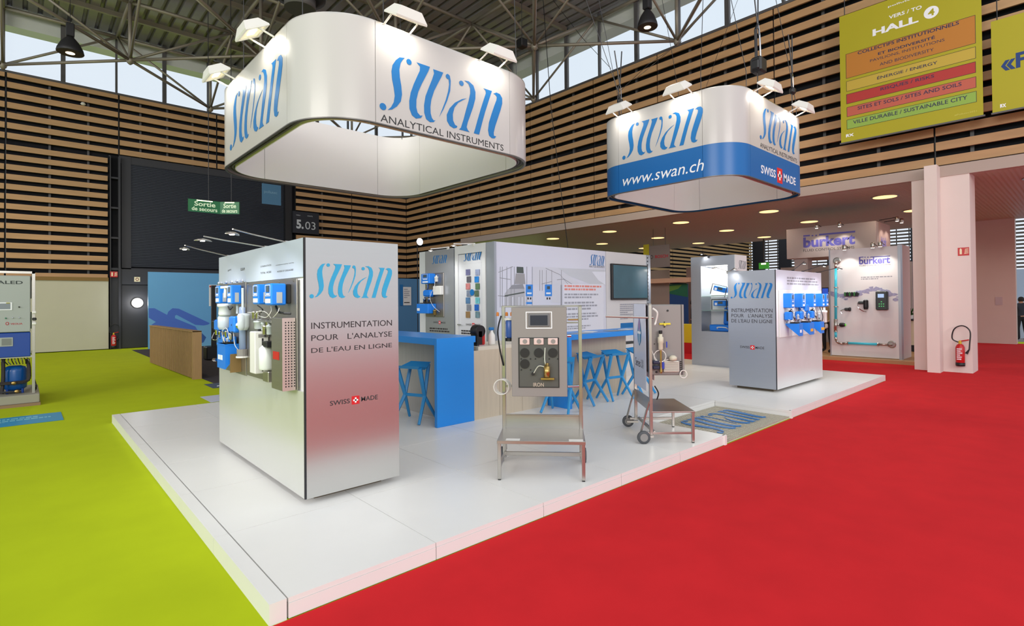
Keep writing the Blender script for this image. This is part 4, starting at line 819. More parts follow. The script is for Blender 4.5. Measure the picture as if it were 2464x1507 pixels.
MB(M2).path([(sx_-.02, .07+.04*math.cos(a), .775+.045*math.sin(a)) for a in [2*PI*i/16 for i in range(17)]], .006, 5).build('tube_coil', ring, t2)
# printed back panel
Rb = Rect(m(.70, .502, .58), -V((.677, .736, 0)), V((0, 0, 1)), V((-.736, .677, 0)), .60, 1.02)
# seen from behind-left: right-hand direction runs from far post to near post
slab('back_panel', Rb, WHITEG, t2, .006)
k = MB(); c = Rb.p(.5, .66, .008); pts = [(0, 1.0), (.5, .45), (.8, 0), (.6, -.55), (0, -.85), (-.6, -.55), (-.8, 0), (-.5, .45)]
k.poly([c+Rb.r*(a*.13)+Rb.u*(b_*.2) for a, b_ in pts], Rb.n, .001); k.build('drop_emblem', mat('drop teal', (60, 128, 170), .4), t2)
k = MB(); pts2 = [(0, 1.0), (.45, .45), (.3, .1), (-.3, .1), (-.45, .45)]; k.poly([c+Rb.r*(a*.13)+Rb.u*(b_*.2)+Rb.n*.001 for a, b_ in pts2], Rb.n, .001); k.build('drop_emblem', mat('drop violet', (150, 120, 170), .4), t2)
k = MB(); k.poly([c+Rb.r*(a*.05)+Rb.u*(b_*.1)+Rb.n*.002 for a, b_ in ((-1.6, -.2), (1.6, -.2), (1.6, .1), (-1.6, .1))], Rb.n, .001).poly([c+Rb.r*(a*.05)+Rb.u*(b_*.1)+Rb.n*.002 for a, b_ in ((-.2, -1.4), (.2, -1.4), (.2, .3), (-.2, .3))], Rb.n, .001); k.build('drop_emblem', TXTW, t2)
text('Series', Rb.sub(.12, .24, .55, .34, .006), TXT, t2); text('UX', Rb.sub(.6, .24, .82, .34, .006), mat('logo grey', (120, 126, 136), .5), t2)
MB().tube(m(.0, .44, 1.44), m(.05, .98, 1.46), .012, 8).build('support_rod', STEEL, t2)
hose([m(-.02, .45, 1.55), m(-.03, .40, 1.5), m(0, .41, 1.40), m(-.02, .43, 1.36)], t2, WPL, .01); hose([m(-.02, .44, .66), m(-.03, .40, .58), m(0, .41, .50)], t2, BLACK, .008)
# ================================================================== HANGING SIGNS
def rrect(x0, x1, y0, y1, r, n=16):
    """perimeter pieces of a rounded rectangle: straight and corner runs"""
    segs = []
    def arc(cx, cy, a0): return [(cx+r*math.cos(a0+PI/2*i/n), cy+r*math.sin(a0+PI/2*i/n)) for i in range(n+1)]
    segs.append([(x0+r, y0), (x1-r, y0)]); segs.append(arc(x1-r, y0+r, -PI/2)); segs.append([(x1, y0+r), (x1, y1-r)]); segs.append(arc(x1-r, y1-r, 0))
    segs.append([(x1-r, y1), (x0+r, y1)]); segs.append(arc(x0+r, y1-r, PI/2)); segs.append([(x0, y1-r), (x0, y0+r)]); segs.append(arc(x0+r, y0+r, PI)); return segs
def wallseg(name, seg, z0, z1, m, t, th=.012, gap=.003, cx=0, cy=0, out=1):
    k = MB(); pts = [V((p[0], p[1], 0)) for p in seg]; n = len(pts); nr = []
    for i in range(n):
        d = (pts[min(n-1, i+1)]-pts[max(0, i-1)]).normalized(); nr.append(V((d.y, -d.x, 0))*out)
    if (pts[-1]-pts[0]).length > .1: pts[0] = pts[0]+(pts[1]-pts[0]).normalized()*gap; pts[-1] = pts[-1]-(pts[-1]-pts[-2]).normalized()*gap
    vs = []
    for p, q in zip(pts, nr):
        a = p; b = p-q*th*1.0
        vs += [(a.x, a.y, z0), (a.x, a.y, z1), (b.x, b.y, z1), (b.x, b.y, z0)]
    fs = [(0, 1, 2, 3), tuple(4*(n-1)+c for c in (3, 2, 1, 0))]
    for i in range(n-1):
        for c in range(4): fs.append((4*i+c, 4*i+(c+1) % 4, 4*i+4+(c+1) % 4, 4*i+4+c))
    k.add(vs, fs); o = k.build(name, m, t)
    if n > 2:
        for p in o.data.polygons: p.use_smooth = True
        o.data.set_sharp_from_angle(angle=.6)
    return o
def flood(face, x, y, ztop, label, grp, power=16, lit=True):
    """white floodlight on a yoke, aimed back at the sign face"""
    n_ = face; t = thing('floodlight', label, 'light', (x, y, ztop), group=grp)
    base = V((x, y, ztop)); nn = V(n_); side = V((nn.y, -nn.x, 0)); h = base+nn*.2+V((0, 0, .06))
    for s in (-1, 1): MB().tube(base+side*s*.17, h+side*s*.17, .012, 6).build('arm', WPL, t)
    zax = (nn*.55+V((0, 0, 1))).normalized(); M = Matrix.Translation(h) @ Matrix(((side.x, side.cross(zax).x, zax.x, 0), (side.y, side.cross(zax).y, zax.y, 0), (side.z, side.cross(zax).z, zax.z, 0), (0, 0, 0, 1)))
    k = MB(M); k.add([(-.2, -.15, 0), (.2, -.15, 0), (.2, .15, 0), (-.2, .15, 0), (-.13, -.09, .1), (.13, -.09, .1), (.13, .09, .1), (-.13, .09, .1)], [(4, 5, 6, 7), (0, 1, 5, 4), (1, 2, 6, 5), (2, 3, 7, 6), (3, 0, 4, 7), (0, 3, 2, 1)]); k.build('housing', WPL, t)
    k = MB(M); 
    for (a, b_, c, d_) in ((-.2, -.15, .2, -.12), (-.2, .12, .2, .15), (-.2, -.12, -.17, .12), (.17, -.12, .2, .12)): k.box((a, b_, -.02), (c, d_, 0))
    k.build('rim', WPL, t); bx('glass', (-.17, -.12, -.006), (.17, .12, -.001), mat('flood glass', (226, 216, 186), .3, emit=.45), t, 0, M); bx('lamp_bulb', (-.07, -.04, -.012), (.07, .04, -.007), LAMPW, t, 0, M)
    l = D.lights.new('flood_beam', 'AREA'); l.shape = 'RECTANGLE'; l.size = .3; l.size_y = .2; l.energy = power; l.color = (1, .95, .84)
    lo = D.objects.new('flood_beam', l); COL.objects.link(lo); lo.parent = t
    aim = (base+V((0, 0, -.35))-h).normalized(); lo.location = h-base+aim*.05; lo.rotation_euler = aim.to_track_quat('-Z', 'Y').to_euler()
    return t
def sign(x0, x1, y0, y1, r, z0, z1, label, band=None):
    t = thing('hanging_sign', label, 'sign', ((x0+x1)/2, (y0+y1)/2, z0)); S_ = rrect(x0, x1, y0, y1, r); I_ = rrect(x0+.15, x1-.15, y0+.15, y1-.15, r-.15)
    for s in S_:
        if band: wallseg('sign_panel', s, z0+band, z1, SIGNW, t, out=1); wallseg('band_panel', s, z0, z0+band-.001, BAND, t, out=1)
        else: wallseg('sign_panel', s, z0, z1, SIGNW, t)
    for s in I_: wallseg('inner_panel', s, z0+.01, z1-.01, INNERLIT, t, th=-.012)
    for s in S_: wallseg('bottom_rim', [(p[0], p[1]) for p in s], z0-.012, z0-.001, mat('rim grey', (112, 108, 106), .4, metal=.5), t, th=.03, gap=0)
    for s in S_: wallseg('top_rim', [(p[0], p[1]) for p in s], z1, z1+.012, STEEL, t, th=.03, gap=0)
    # ladder truss between the two skins
    k = MB()
    for s in rrect(x0+.05, x1-.05, y0+.05, y1-.05, r-.05)+rrect(x0+.11, x1-.11, y0+.11, y1-.11, r-.11):
        for i in range(len(s)-1): k.tube((s[i][0], s[i][1], z0+.04), (s[i+1][0], s[i+1][1], z0+.04), .016, 5, caps=False); k.tube((s[i][0], s[i][1], z1-.06), (s[i+1][0], s[i+1][1], z1-.06), .016, 5, caps=False)
    A_ = [p for s in rrect(x0+.05, x1-.05, y0+.05, y1-.05, r-.05) for p in s]; B_ = [p for s in rrect(x0+.11, x1-.11, y0+.11, y1-.11, r-.11) for p in s]
    for i in range(len(A_)-1):
        a0, a1_ = V((*A_[i], z0+.04)), V((*A_[i+1], z0+.04)); b0, b1_ = V((*B_[i], z0+.04)), V((*B_[i+1], z0+.04)); n = max(1, int((a1_-a0).length/.12))
        for j in range(n): k.tube(a0.lerp(a1_, j/n), b0.lerp(b1_, (j+.5)/n), .006, 4, caps=False)
    k.build('truss_frame', mat('truss alu', (120, 116, 112), .4, metal=.6), t)
    return t
s1 = sign(2.22, 5.70, 5.46, 9.34, .72, 3.8, 4.94, 'large white rounded hanging sign ring over the left of the stand')
wordmark(RY(2.99, 4.85, 3.955, 4.635, 5.46), LOGOB, s1); text('ANALYTICAL INSTRUMENTS', RY(3.0, 4.86, 3.82, 3.905, 5.46), TXTB, s1)
wordmark(RX(6.30, 8.42, 3.97, 4.70, 2.22), LOGOB, s1)
s2 = sign(8.36, 11.56, 3.86, 6.66, .55, 3.8, 5.25, 'smaller white rounded hanging sign ring with blue lower band', band=.53)
wordmark(RX(4.39, 6.02, 4.41, 5.03, 8.36), LOGOB, s2); text('www.swan.ch', RX(4.39, 6.02, 3.91, 4.11, 8.36), TXTW, s2, shear=.25)
wordmark(RY(9.29, 10.95, 4.50, 5.08, 3.86), LOGOB, s2); text('ANALYTICAL INSTRUMENTS', RY(9.3, 10.96, 4.36, 4.44, 3.86), TXTB, s2)
q = RY(9.32, 10.87, 3.90, 4.08, 3.86); text('SWISS', q.sub(0, .1, .40, .9), TXTW, s2, .02); text('MADE', q.sub(.63, .1, 1, .9), TXTW, s2, .02)
c = q.sub(.44, -.25, .59, 1.25); slab('swiss_cross', c, CROSSR, s2, .002); c = fr(c, .002); slab('swiss_cross', c.sub(.38, .2, .62, .8), CROSSW, s2, .001); slab('swiss_cross', c.sub(.18, .4, .82, .6), CROSSW, s2, .001)
flood((-1, 0, 0), 2.22, 8.35, 4.94, 'white floodlight at the far left edge of the large hanging sign', 'floodlights on the large sign', 4)
flood((-1, 0, 0), 2.22, 6.75, 4.94, 'white floodlight on the left face of the large hanging sign, nearer its round corner', 'floodlights on the large sign', 4)
flood((0, -1, 0), 3.22, 5.46, 4.94, 'white floodlight above the middle of the large lettered sign face', 'floodlights on the large sign', 4)
flood((0, -1, 0), 4.62, 5.46, 4.94, 'white floodlight at the right end of the large lettered sign face', 'floodlights on the large sign', 4)
flood((-1, 0, 0), 8.36, 5.95, 5.25, 'white floodlight at the left end of the small hanging sign', 'floodlights on the small sign', 4)
flood((-1, 0, 0), 8.36, 4.75, 5.25, 'white floodlight in the middle of the left face of the small sign', 'floodlights on the small sign', 4)
flood((0, -1, 0), 9.25, 3.86, 5.25, 'white floodlight left on the right face of the small sign', 'floodlights on the small sign', 4)
flood((0, -1, 0), 10.75, 3.86, 5.25, 'white floodlight at the far right end of the small sign', 'floodlights on the small sign', 4)
flood((0, 1, 0), 9.9, 6.66, 5.25, 'white floodlight on the far side of the small sign', 'floodlights on the small sign', 8)
# cables, hoists
def cable(pts, label, r=.006, m_=CABLE, grp='suspension cables', cat='cable', name='suspension_cable'):
    o = MB().path(pts, r, 5).build(name, m_); tag(o, label, cat, grp); return o
cz = 12.3
for (x, y, lb) in ((2.45, 6.3, 'left'), (3.1, 5.56, 'front'), (5.3, 5.66, 'right front'), (5.4, 9.0, 'far right'), (2.6, 9.1, 'far left')):
    cable([(x, y, 4.9), (x, y, 5.25), (x+.1, y+.3, cz)], 'steel suspension cable at the %s of the large hanging sign' % lb)
for (x, y, a, lb) in ((8.45, 6.1, -.6, 'left'), (8.5, 4.5, .9, 'front left'), (9.0, 3.95, .1, 'front corner'), (11.3, 3.98, .3, 'right'), (11.3, 6.4, .2, 'far')):
    cable([(x, y, 5.2), (x, y, 5.6), (x+a, y+.4, 7.6), (x+a*.6, y+1.2, cz)], 'steel suspension cable at the %s of the small hanging sign' % lb)
a = hit(1825, 150, 'x', 9.6)
def hoist(a, label, s=1.0):
    t = thing('chain_hoist', label, 'hoist', a)
    bx('motor', a+V((-.13, -.1, -.2))*s, a+V((.13, .1, .07))*s, BLACK, t, .03); bx('gearbox', a+V((-.17, -.07, -.17))*s, a+V((.17, .07, .0))*s, BLACK, t, .02)
    MB().path([a+V((-.09, 0, .05))*s, a+V((-.1, 0, .55))*s, a+V((0, 0, .68))*s], .025*s, 6).build('hook_arm', DARK, t); MB().path([a+V((.1, 0, .05))*s, a+V((.06, 0, .5))*s, a+V((0, 0, .68))*s], .015*s, 6).build('chain_loop', CHR, t)
    MB().path([a+V((0, 0, .6))*s, a+V((-.35, 0, 2.0))*s], .012, 5).path([a+V((0, 0, .6))*s, a+V((.3, .1, 2.2))*s], .012, 5).build('sling', CABLE, t)
    MB().tube(a+V((-.04, 0, -.1)), V((a.x-.06, a.y, 5.25)) if s == 1 else a+V((0, 0, -.6)), .01, 5).build('load_chain', CABLE, t)
hoist(a, 'black chain hoist hanging above the small sign in front of the slats')
hoist(hit(1907, 215, 'x', 10.9), 'small dark chain hoist at the right of the small sign', .5); hoist(hit(1492, 240, 'x', 8.5), 'small dark chain hoist at the left of the small sign', .45)
cable([hit(1307, 0, 'y', 12), hit(1325, 250, 'y', 12), hit(1340, 380, 'y', 12), hit(1372, 640, 'y', 12)], 'black cable running down from the roof behind the large sign to the printed wall', .012, BLACK, 'power cables')
cable([V((hit(1331, 0, 'y', 13).x, 13, 12.5)), hit(1400, 90, 'y', 13), hit(1470, 165, 'y', 13)], 'dark cable slung from the roof frame in front of the clerestory', .01, BLACK, 'power cables')
for (p0, p1, p2, lb) in (((1441, 0), (1485, 222), (1489, 290), 'below the clerestory left of the small sign'), ((1640, 100), (1560, 155), (1489, 222), 'slanting down to the left hoist'), ((1775, 0), (1725, 135), (1697, 215), 'slanting to the top of the small sign'), ((1720, 0), (1625, 110), (1530, 190), 'crossing the window bays above the small sign'), ((1880, 0), (1905, 95), (1913, 130), 'above the small right hoist')):
    cable([hit(*p0, 'y', 7.5), hit(*p1, 'y', 7.5), hit(*p2, 'y', 7.5)], 'thin rigging wire '+lb, .006, CABLE, 'rigging wires')
# high-bay pendant lamps
def highbay(p, label, r=.31):
    t = thing('pendant_lamp', label, 'lamp', p, group='high-bay pendant lamps')
    o = MB().lathe(p, [(r, 0), (r*1.04, .02), (r*.97, .12), (r*.72, .3), (r*.45, .42), (r*.22, .5)], 24); o.build('reflector', DARK, t, smooth=True)
    MB().lathe(p, [(r*.95, .005), (r*.9, .012)], 24).build('lens', mat('lamp lens warm', (246, 176, 110), .4, emit=1.0), t); MB().lathe(p, [(r*.35, -.004), (r*.3, .004)], 16).build('bulb', mat('bulb glow', (255, 226, 180), .4, emit=5), t)
    bx('ballast', p+V((-.1, -.1, .5)), p+V((.1, .1, .9)), DARK, t, .02); MB().tube(p+V((0, 0, .9)), (p.x, p.y, 12.4), .008, 5).build('cord', CABLE, t)
    l = D.lights.new('pendant', 'SPOT'); l.energy = 900; l.color = (1, .84, .64); l.spot_size = 2.3; l.spot_blend = .6; l.shadow_soft_size = .25
    lo = D.objects.new('pendant_beam', l); COL.objects.link(lo); lo.parent = t; lo.location = (0, 0, -.05)
highbay(hit(169, 128, 'y', 21), 'grey high-bay pendant lamp before the left clerestory', .33); highbay(hit(1558, 66, 'x', 12.9), 'grey high-bay pendant lamp before the right clerestory', .27)
# ================================================================== BANNERS AND SIGNS IN THE HALL
t = thing('hanging_banner', 'large lime direction banner to hall four with coloured rows', 'banner', (15.6, 3, 5.76))
BR = Rect((15.6, 4.42, 5.76), *FX, 2.77, 3.27); slab('cloth', BR, YEL, t, .006); BR = fr(BR, .006)
bx('rod', (15.58, 1.62, 5.73), (15.62, 4.45, 5.765), FRAME, t); MB().tube((15.6, 4.3, 9.03), (15.6, 4.3, 10.2), .01, 5).tube((15.6, 1.8, 9.03), (15.6, 1.8, 10.2), .01, 5).build('cord', CABLE, t)
def bz(px, py): p = hit(px, py, 'x', 15.6); return (4.42-p.y)/2.77, (p.z-5.76)/3.27
def brect(x0, y0, x1, y1): a = bz(x0, y0); b_ = bz(x1, y1); return BR.sub(a[0], a[1], b_[0], b_[1])
for (a, b_, c_) in (((2036, 190), (2347, 36), (206, 134, 44)), ((2037, 221), (2348, 112), (214, 184, 66)), ((2037, 251), (2348, 148), (196, 56, 50)), ((2038, 282), (2349, 184), (212, 104, 82)), ((2038, 312), (2350, 219), (158, 196, 80))):
    q_ = brect(a[0], a[1], b_[0], b_[1]); slab('row_panel', q_, mat('banner row %d' % c_[0], tuple(int(a*.9) for a in c_), .6), t, .001); frameR(q_, TXTB, t, .008, .002)
def btext(s_, x0, y0, x1, y1, m_, bold=.0):
    q_ = brect(x0, y0, x1, y1); text(s_, q_, m_, t, bold, d=.002)
BT = mat('banner ink', (40, 40, 76), .6)
text('VERS / TO', brect(2139, 47, 2218, 12), TXTW, t, .02, d=.002); text('HALL', brect(2100, 88, 2210, 36), TXTW, t, .04, d=.002)
q_ = brect(2223, 50, 2265, 12); q_.w = q_.h = (q_.w+q_.h)/2; disc('number_disc', q_, TXTW, t, .002); text('4', fr(q_, .002).sub(.28, .22, .72, .78), YEL, t, .03)
text('polluted', brect(2137, 20, 2202, -8), TXTW, t, .01, d=.002)
rows = [('COLLECTIFS INSTITUTIONNELS', .5, 2064, 132, 2308, 56, .02), ('ET BIODIVERSITÉ', .5, 2113, 133, 2250, 86, .02), ('PAVILIONS, INSTITUTIONS', 0, 2094, 151, 2273, 96, .0), ('AND BIODIVERSITY', 0, 2117, 159, 2247, 117, .0),
        ('ÉNERGIE / ENERGY', 0, 2111, 192, 2256, 147, .01), ('RISQUES / RISKS', 0, 2119, 220, 2248, 182, .01), ('SITES ET SOLS / SITES AND SOILS', 0, 2064, 265, 2314, 201, .01), ('VILLE DURABLE / SUSTAINABLE CITY', 0, 2053, 299, 2328, 232, .01)]
for i_, (s_, _, x0, y0, x1, y1, bo) in enumerate(rows):
    q_ = brect(x0, y0, x1, y1); q_.h = (.082, .082, .075, .075, .088, .088, .088, .092)[i_]; text(s_, q_, BT, t, bo, d=.002)
text('RX', brect(2036, 331, 2055, 320), TXTW, t, .05, d=.002); text('#Pollutec2021', brect(2297, 280, 2350, 265), mat('banner faint', (206, 200, 90), .6), t, d=.002)
t = thing('hanging_banner', 'lime banner with blue lettering cut by the right edge of the view', 'banner', (15.6, .2, 5.76))
B2 = Rect((15.6, 1.5, 5.76), *FX, 2.77, 2.0); slab('cloth', B2, YEL, t, .006); B2 = fr(B2, .006); bx('rod', (15.58, -1.3, 5.73), (15.62, 1.52, 5.765), FRAME, t)
text('«F', (lambda r: Rect(r.p(0, 0, .008), r.r, r.u, r.n, r.w, r.h))(prl(2409, 173, 137, 2474, 'x', 15.6)), mat('banner blue', (16, 56, 120), .6), t, .03); text('RX', B2.sub(.045, .04, .08, .08), TXTW, t, .05)
MB().tube((15.6, 1.4, 7.76), (15.6, 1.4, 10.2), .01, 5).build('cord', CABLE, t)
# emergency exit box
c0 = hit(453, 508, 'y', 20); c1 = hit(530, 509, 'y', 20); zt = hit(453, 478, 'y', 20).z; zb_ = c0.z
t = thing('exit_sign', 'green hanging emergency exit lightbox before the dark shutter', 'sign', (c1.x-.3, 20.1, zb_))
GR = mat('exit green', (22, 108, 62), .4, emit=.12); 
slab('sign_face', Rect((c0.x, 20, zb_), *FY, c1.x-c0.x, zt-zb_), GR, t, .02, .04); 
r2d = V((.80, -.60, 0)).normalized(); R2 = Rect((c1.x, 20, zb_), r2d, (0, 0, 1), V((-.6, -.8, 0)).normalized(), .62, zt-zb_); slab('sign_face', R2, GR, t, .02, .04)
F1 = Rect((c0.x, 19.98, zb_), *FY, c1.x-c0.x, zt-zb_); F2 = fr(R2, .02); gtx = mat('exit letters', (206, 222, 190), .4, emit=.35)
for F in (F1, F2):
    text('Sortie', F.sub(.18, .48, .84, .86), gtx, t, .02); text('de secours', F.sub(.10, .1, .9, .42), gtx, t, .02)
    k = MB(); k.poly([F.p(.25, .9, .001), F.p(.75, .9, .001), F.p(.75, .98, .001), F.p(.25, .98, .001)], F.n, .002); k.build('light_tube', mat('tube glow', (240, 250, 190), .4, emit=2.5), t)
for x, y in ((c0.x+.6, 20.02), (c1.x+.3, 19.82)): MB().tube((x, y, zt), (x, y, 12.4), .012, 5).build('rod', CABLE, t)
# wayfinding panel 5.03, small hanging flag
q = pr(705, 560, 767, 514, 'y', 26.3); t = thing('wall_number_sign', 'dark hall position sign with white digits on the slats', 'sign', q.p(.5, 0)); slab('panel', q, mat('sign navy', (30, 33, 44), .5), t, .02, .1); q = fr(q, .02)
text('5.', q.sub(.12, .2, .40, .62), mat('digit grey', (196, 200, 206), .5), t, .04); text('03', q.sub(.46, .2, .86, .56), mat('digit grey', (196, 200, 206), .5), t); text('HALL', q.sub(.12, .8, .28, .85), mat('digit grey', (196, 200, 206), .5), t); text('PORTE', q.sub(.55, .8, .75, .85), mat('digit grey', (196, 200, 206), .5), t)
q = pr(630, 490, 676, 447, 'y', 23); t = thing('hanging_banner', 'small translucent blue flag hanging beyond the large sign', 'banner', q.p(.5, 0)); slab('cloth', q, mat('flag blue', (70, 116, 150), .6), t, .006); text('pollutec', fr(q, .006).sub(.12, .5, .8, .68), mat('flag print', (120, 160, 186), .6), t)
MB().tube(q.p(.1, 1), q.p(.1, 1)+V((0, 0, 6.2)), .008, 5).build('cord', CABLE, t)
# brand board and far booth
q = pr(1563, 645, 1611, 588, 'x', 19); t = thing('hanging_board', 'grey square board with red lettering hanging in the passage', 'sign', q.p(.5, 0)); slab('panel', q, mat('board grey', (122, 112, 108), .6), t, .02, .03)
text('BOSCH', fr(q, .021).sub(.3, .42, .93, .56), mat('brand red', (168, 30, 44), .5), t, .03); ql = pr(1549, 616, 1562, 588, 'x', 19); slab('edge_strip', ql, YEL, t, .02)
k = MB(); c = fr(q, .021).sub(.05, .4, .2, .58); [k.poly([c.p(.5+.5*math.cos(a0), .5+.5*math.sin(a0)), c.p(.5+.5*math.cos(a0+.5), .5+.5*math.sin(a0+.5)), c.p(.5+.35*math.cos(a0+.5), .5+.35*math.sin(a0+.5)), c.p(.5+.35*math.cos(a0), .5+.35*math.sin(a0))], c.n, .001) for a0 in [PI*2*i/13 for i in range(13)]]; k.build('emblem_ring', DARK, t)
MB().tube(q.p(.2, 1), (q.p(.2, 1).x, q.p(.2, 1).y, 4.65), .008, 5).tube(q.p(.8, 1), (19, q.p(.8, 1).y, 4.65), .008, 5).build('cord', CABLE, t)
t = thing('far_booth', 'beige neighbouring booth with green and blue graphic seen between wall and showcase', 'booth', (21, 13, 0))
q = pr(1560, 683, 1668, 668, 'x', 20.5); obox('header_beam', q, mat('beige beam', (206, 166, 138), .6), t, .3)
q = pr(1560, 850, 1612, 684, 'x', 20.8); q.o.z = 0; slab('wall_panel', q, mat('booth greige', (150, 134, 122), .7), t, .05)
q = pr(1613, 860, 1656, 683, 'x', 20.8); z1_ = q.p(0, 1).z; q.o.z = .4; q.h = z1_-.4; slab('graphic_panel', q, mat('graphic blue', (24, 66, 124), .5), t, .04)
q = fr(q, .04); k = MB(); k.poly([q.p(0, .80, .001), q.p(1, .72, .001), q.p(1, 1, .001), q.p(0, 1, .001)], q.n, .002); k.build('graphic_shape', mat('graphic green', (30, 104, 70), .5), t); k = MB(); k.poly([q.p(0, .84, .003), q.p(.5, .9, .003), q.p(.7, .98, .003), q.p(0, .96, .003)], q.n, .001); k.build('graphic_shape', mat('graphic lime', (96, 140, 50), .5), t)
q = pr(1655, 860, 1668, 684, 'x', 21.2); q.o.z = 0; slab('wall_panel', q, mat('booth taupe', (140, 118, 108), .7), t, .04)
k = thing('display_plinth', 'yellow and red low plinth beside the showcase in the passage', 'plinth', (18.5, 10, 0)); a = hit(1664, 852, 'z', 0); bx('base', (a.x, a.y-.4, 0), (a.x+.5, a.y+.5, .35), REDP, k, .01); bx('top_block', (a.x, a.y-.4, .35), (a.x+.5, a.y+.5, .95), mat('plinth yellow', (220, 196, 30), .5), k, .01)
# ================================================================== NEIGHBOUR BOOTH ON THE RIGHT
BX = 17.35; BU = mat('brand violet', (96, 92, 176), .5)
t = thing('neighbour_booth_wall', 'light grey booth wall with violet lettering and water pipe exhibit beside the column', 'booth wall', (BX, 4.5, 0))
y0_, y1_ = 3.62, 5.25
bx('wall_panel', (BX, y0_, .12), (BX+.05, y1_, 3.16), mat('booth wall grey', (226, 224, 226), .45, metal=.1), t); bx('edge_profile', (BX-.02, y0_-.06, .1), (BX+.2, y0_, 3.18), mat('silver profile', (176, 182, 190), .35, metal=.6), t); bx('edge_profile', (BX-.02, y1_, .1), (BX+.06, y1_+.03, 3.18), mat('silver profile', (176, 182, 190), .35, metal=.6), t)
bx('return_wall', (BX+.2, y0_-.05, .1), (BX+1.1, y0_, 3.2), mat('booth return', (206, 190, 184), .6), t)
def kx(x0, y0, x1, y1): return pr(x0, y0, x1, y1, 'x', BX)
text('burkert', prl(2067, 637, 620, 2142, 'x', BX), BU, t, .03); slab('letter_bar', prl(2067, 620.5, 618.5, 2078, 'x', BX), BU, t); slab('letter_bar', prl(2094, 620, 618, 2142, 'x', BX), BU, t); slab('letter_dot', kx(2080, 620.5, 2083, 618), BU, t); slab('letter_dot', kx(2087, 620.5, 2090, 618), BU, t); text('FLUID CONTROL SYSTEMS', prl(2068, 641.5, 638.5, 2143, 'x', BX), TXT, t)
greek(kx(2072, 675, 2148, 664), [1, .55], mat('grey print', (150, 152, 162), .5), t, 21)
# printed splash of ink-blue water
ik = mat('water ink', (160, 158, 190), .5, noise=.5, scale=20); k = MB(); rn = random.Random(5)
for i in range(46):
    f = i/45; x = 2000+160*f; y = 705+10*math.sin(f*7)+rn.uniform(-5, 5)+(28*max(0, f-.75) if rn.random() < .5 else -30*max(0, f-.8)); s_ = rn.uniform(2, 7); pts = []
    for j in range(7): a_ = 2*PI*j/7; r_ = s_*rn.uniform(.5, 1.2); pts.append(hit(x+1.8*r_*math.cos(a_), y+.8*r_*math.sin(a_), 'x', BX)-V((.0015, 0, 0)))
    k.poly(pts, V((-1, 0, 0)), .0004+.00005*i)
k.build('water_print', ik, t)
t = thing('pipe_exhibit', 'blue water pipe with steel elbows mounted on the grey neighbour booth wall', 'pipe', (BX-.1, 5, .5))
def bp3(x, y, d=.14): return hit(x, y, 'x', BX-d)
aq = mat('aqua water pipe', (64, 190, 214), .15, emit=.08)
MB().tube(bp3(2011, 645), bp3(2011, 768), .035, 14).build('water_pipe', aq, t, smooth=True); MB().tube(bp3(2011, 798), bp3(2011, 812), .035, 14).build('water_pipe', aq, t, smooth=True); MB().tube(bp3(2040, 826), bp3(2113, 829), .035, 14).build('water_pipe', aq, t, smooth=True)
MB().path([bp3(2011, 768), bp3(2011, 798)], .045, 12).build('valve_body', STEEL, t, smooth=True); MB().path([bp3(2011, 812), bp3(2012, 820), bp3(2018, 826), bp3(2028, 827), bp3(2040, 826)], .035, 12).build('elbow', STEEL, t, smooth=True)
MB().path([bp3(2011, 645), bp3(2011, 636), bp3(2013, 630), bp3(2014, 629, .0)], .035, 12).build('elbow', STEEL, t, smooth=True); MB().path([bp3(2113, 829), bp3(2136, 830), bp3(2146, 830, .0)], .032, 12).build('elbow', STEEL, t, smooth=True)
for p_ in ((2014, 628), (2146, 829)): MB().lathe(hit(*p_, 'x', BX-.005), [(.08, -.02), (.1, -.01), (.1, 0)], 18, 'x').build('flange', STEEL, t)
for (x, y) in ((2011, 692), (2011, 738), (2011, 770), (2011, 798), (2040, 826), (2113, 829)): p_ = bp3(x, y); MB().tube(p_+V((0, 0, -.015)) if x < 2012 else p_+V((0, -.015, 0)), p_+V((0, 0, .015)) if x < 2012 else p_+V((0, .015, 0)), .05, 14).build('clamp_ring', STEEL, t); 
for (x, y) in ((2011, 692), (2011, 738)): MB().tube(bp3(x, y), bp3(x+6, y, 0), .012, 6).build('wall_bracket', STEEL, t)
p_ = bp3(2026, 782, .1); MB().lathe(p_, [(.04, -.08), (.06, -.04), (.06, .04), (.04, .06)], 14, 'y').build('actuator', BLACK, t); MB().tube(p_+V((0, .08, 0)), bp3(2013, 782), .02, 8).build('stem', STEEL, t); MB().tube(p_+V((0, -.08, 0)), p_+V((0, -.1, 0)), .03, 10).build('indicator', mat('indicator green', (90, 200, 60), .4, emit=.4), t)
def dev(name, x0, y0, x1, y1, d, label, parts):
    q = kx(x0, y0, x1, y1); t = thing(name, label, 'device', q.p(.5, .5)); o = obox('housing', q, mat('device charcoal', (52, 58, 60), .4), t, d, c=.02); parts(q, t, o); return t
def controller(q, t, o):
    f = fr(q, .13); slab('display', f.sub(.2, .66, .72, .86, .001), mat('pale lcd', (160, 190, 230), .3, emit=.5), o, .003); gn = mat('key green', (90, 200, 120), .4, emit=.3)
    for (a, b_) in ((.5, .44), (.32, .32), (.5, .32), (.68, .32), (.32, .2), (.5, .2), (.68, .2)): slab('key', f.sub(a-.05, b_-.025, a+.05, b_+.025, .001), gn, o, .003)
dev('controller', 2110, 746, 2138, 701, .13, 'dark flow controller with pale display and green keys on the grey booth wall', controller)
dev('valve_block', 2033, 712, 2068, 704, .08, 'row of small black valve blocks with green marks on the grey wall', lambda q, t, o: [obox('valve', fr(q, .08).sub(.02+i*.16, -.15, .14+i*.16, 1.15), BLACK if i % 2 else mat('device green grey', (52, 110, 60), .4), o, .03) for i in range(6)])
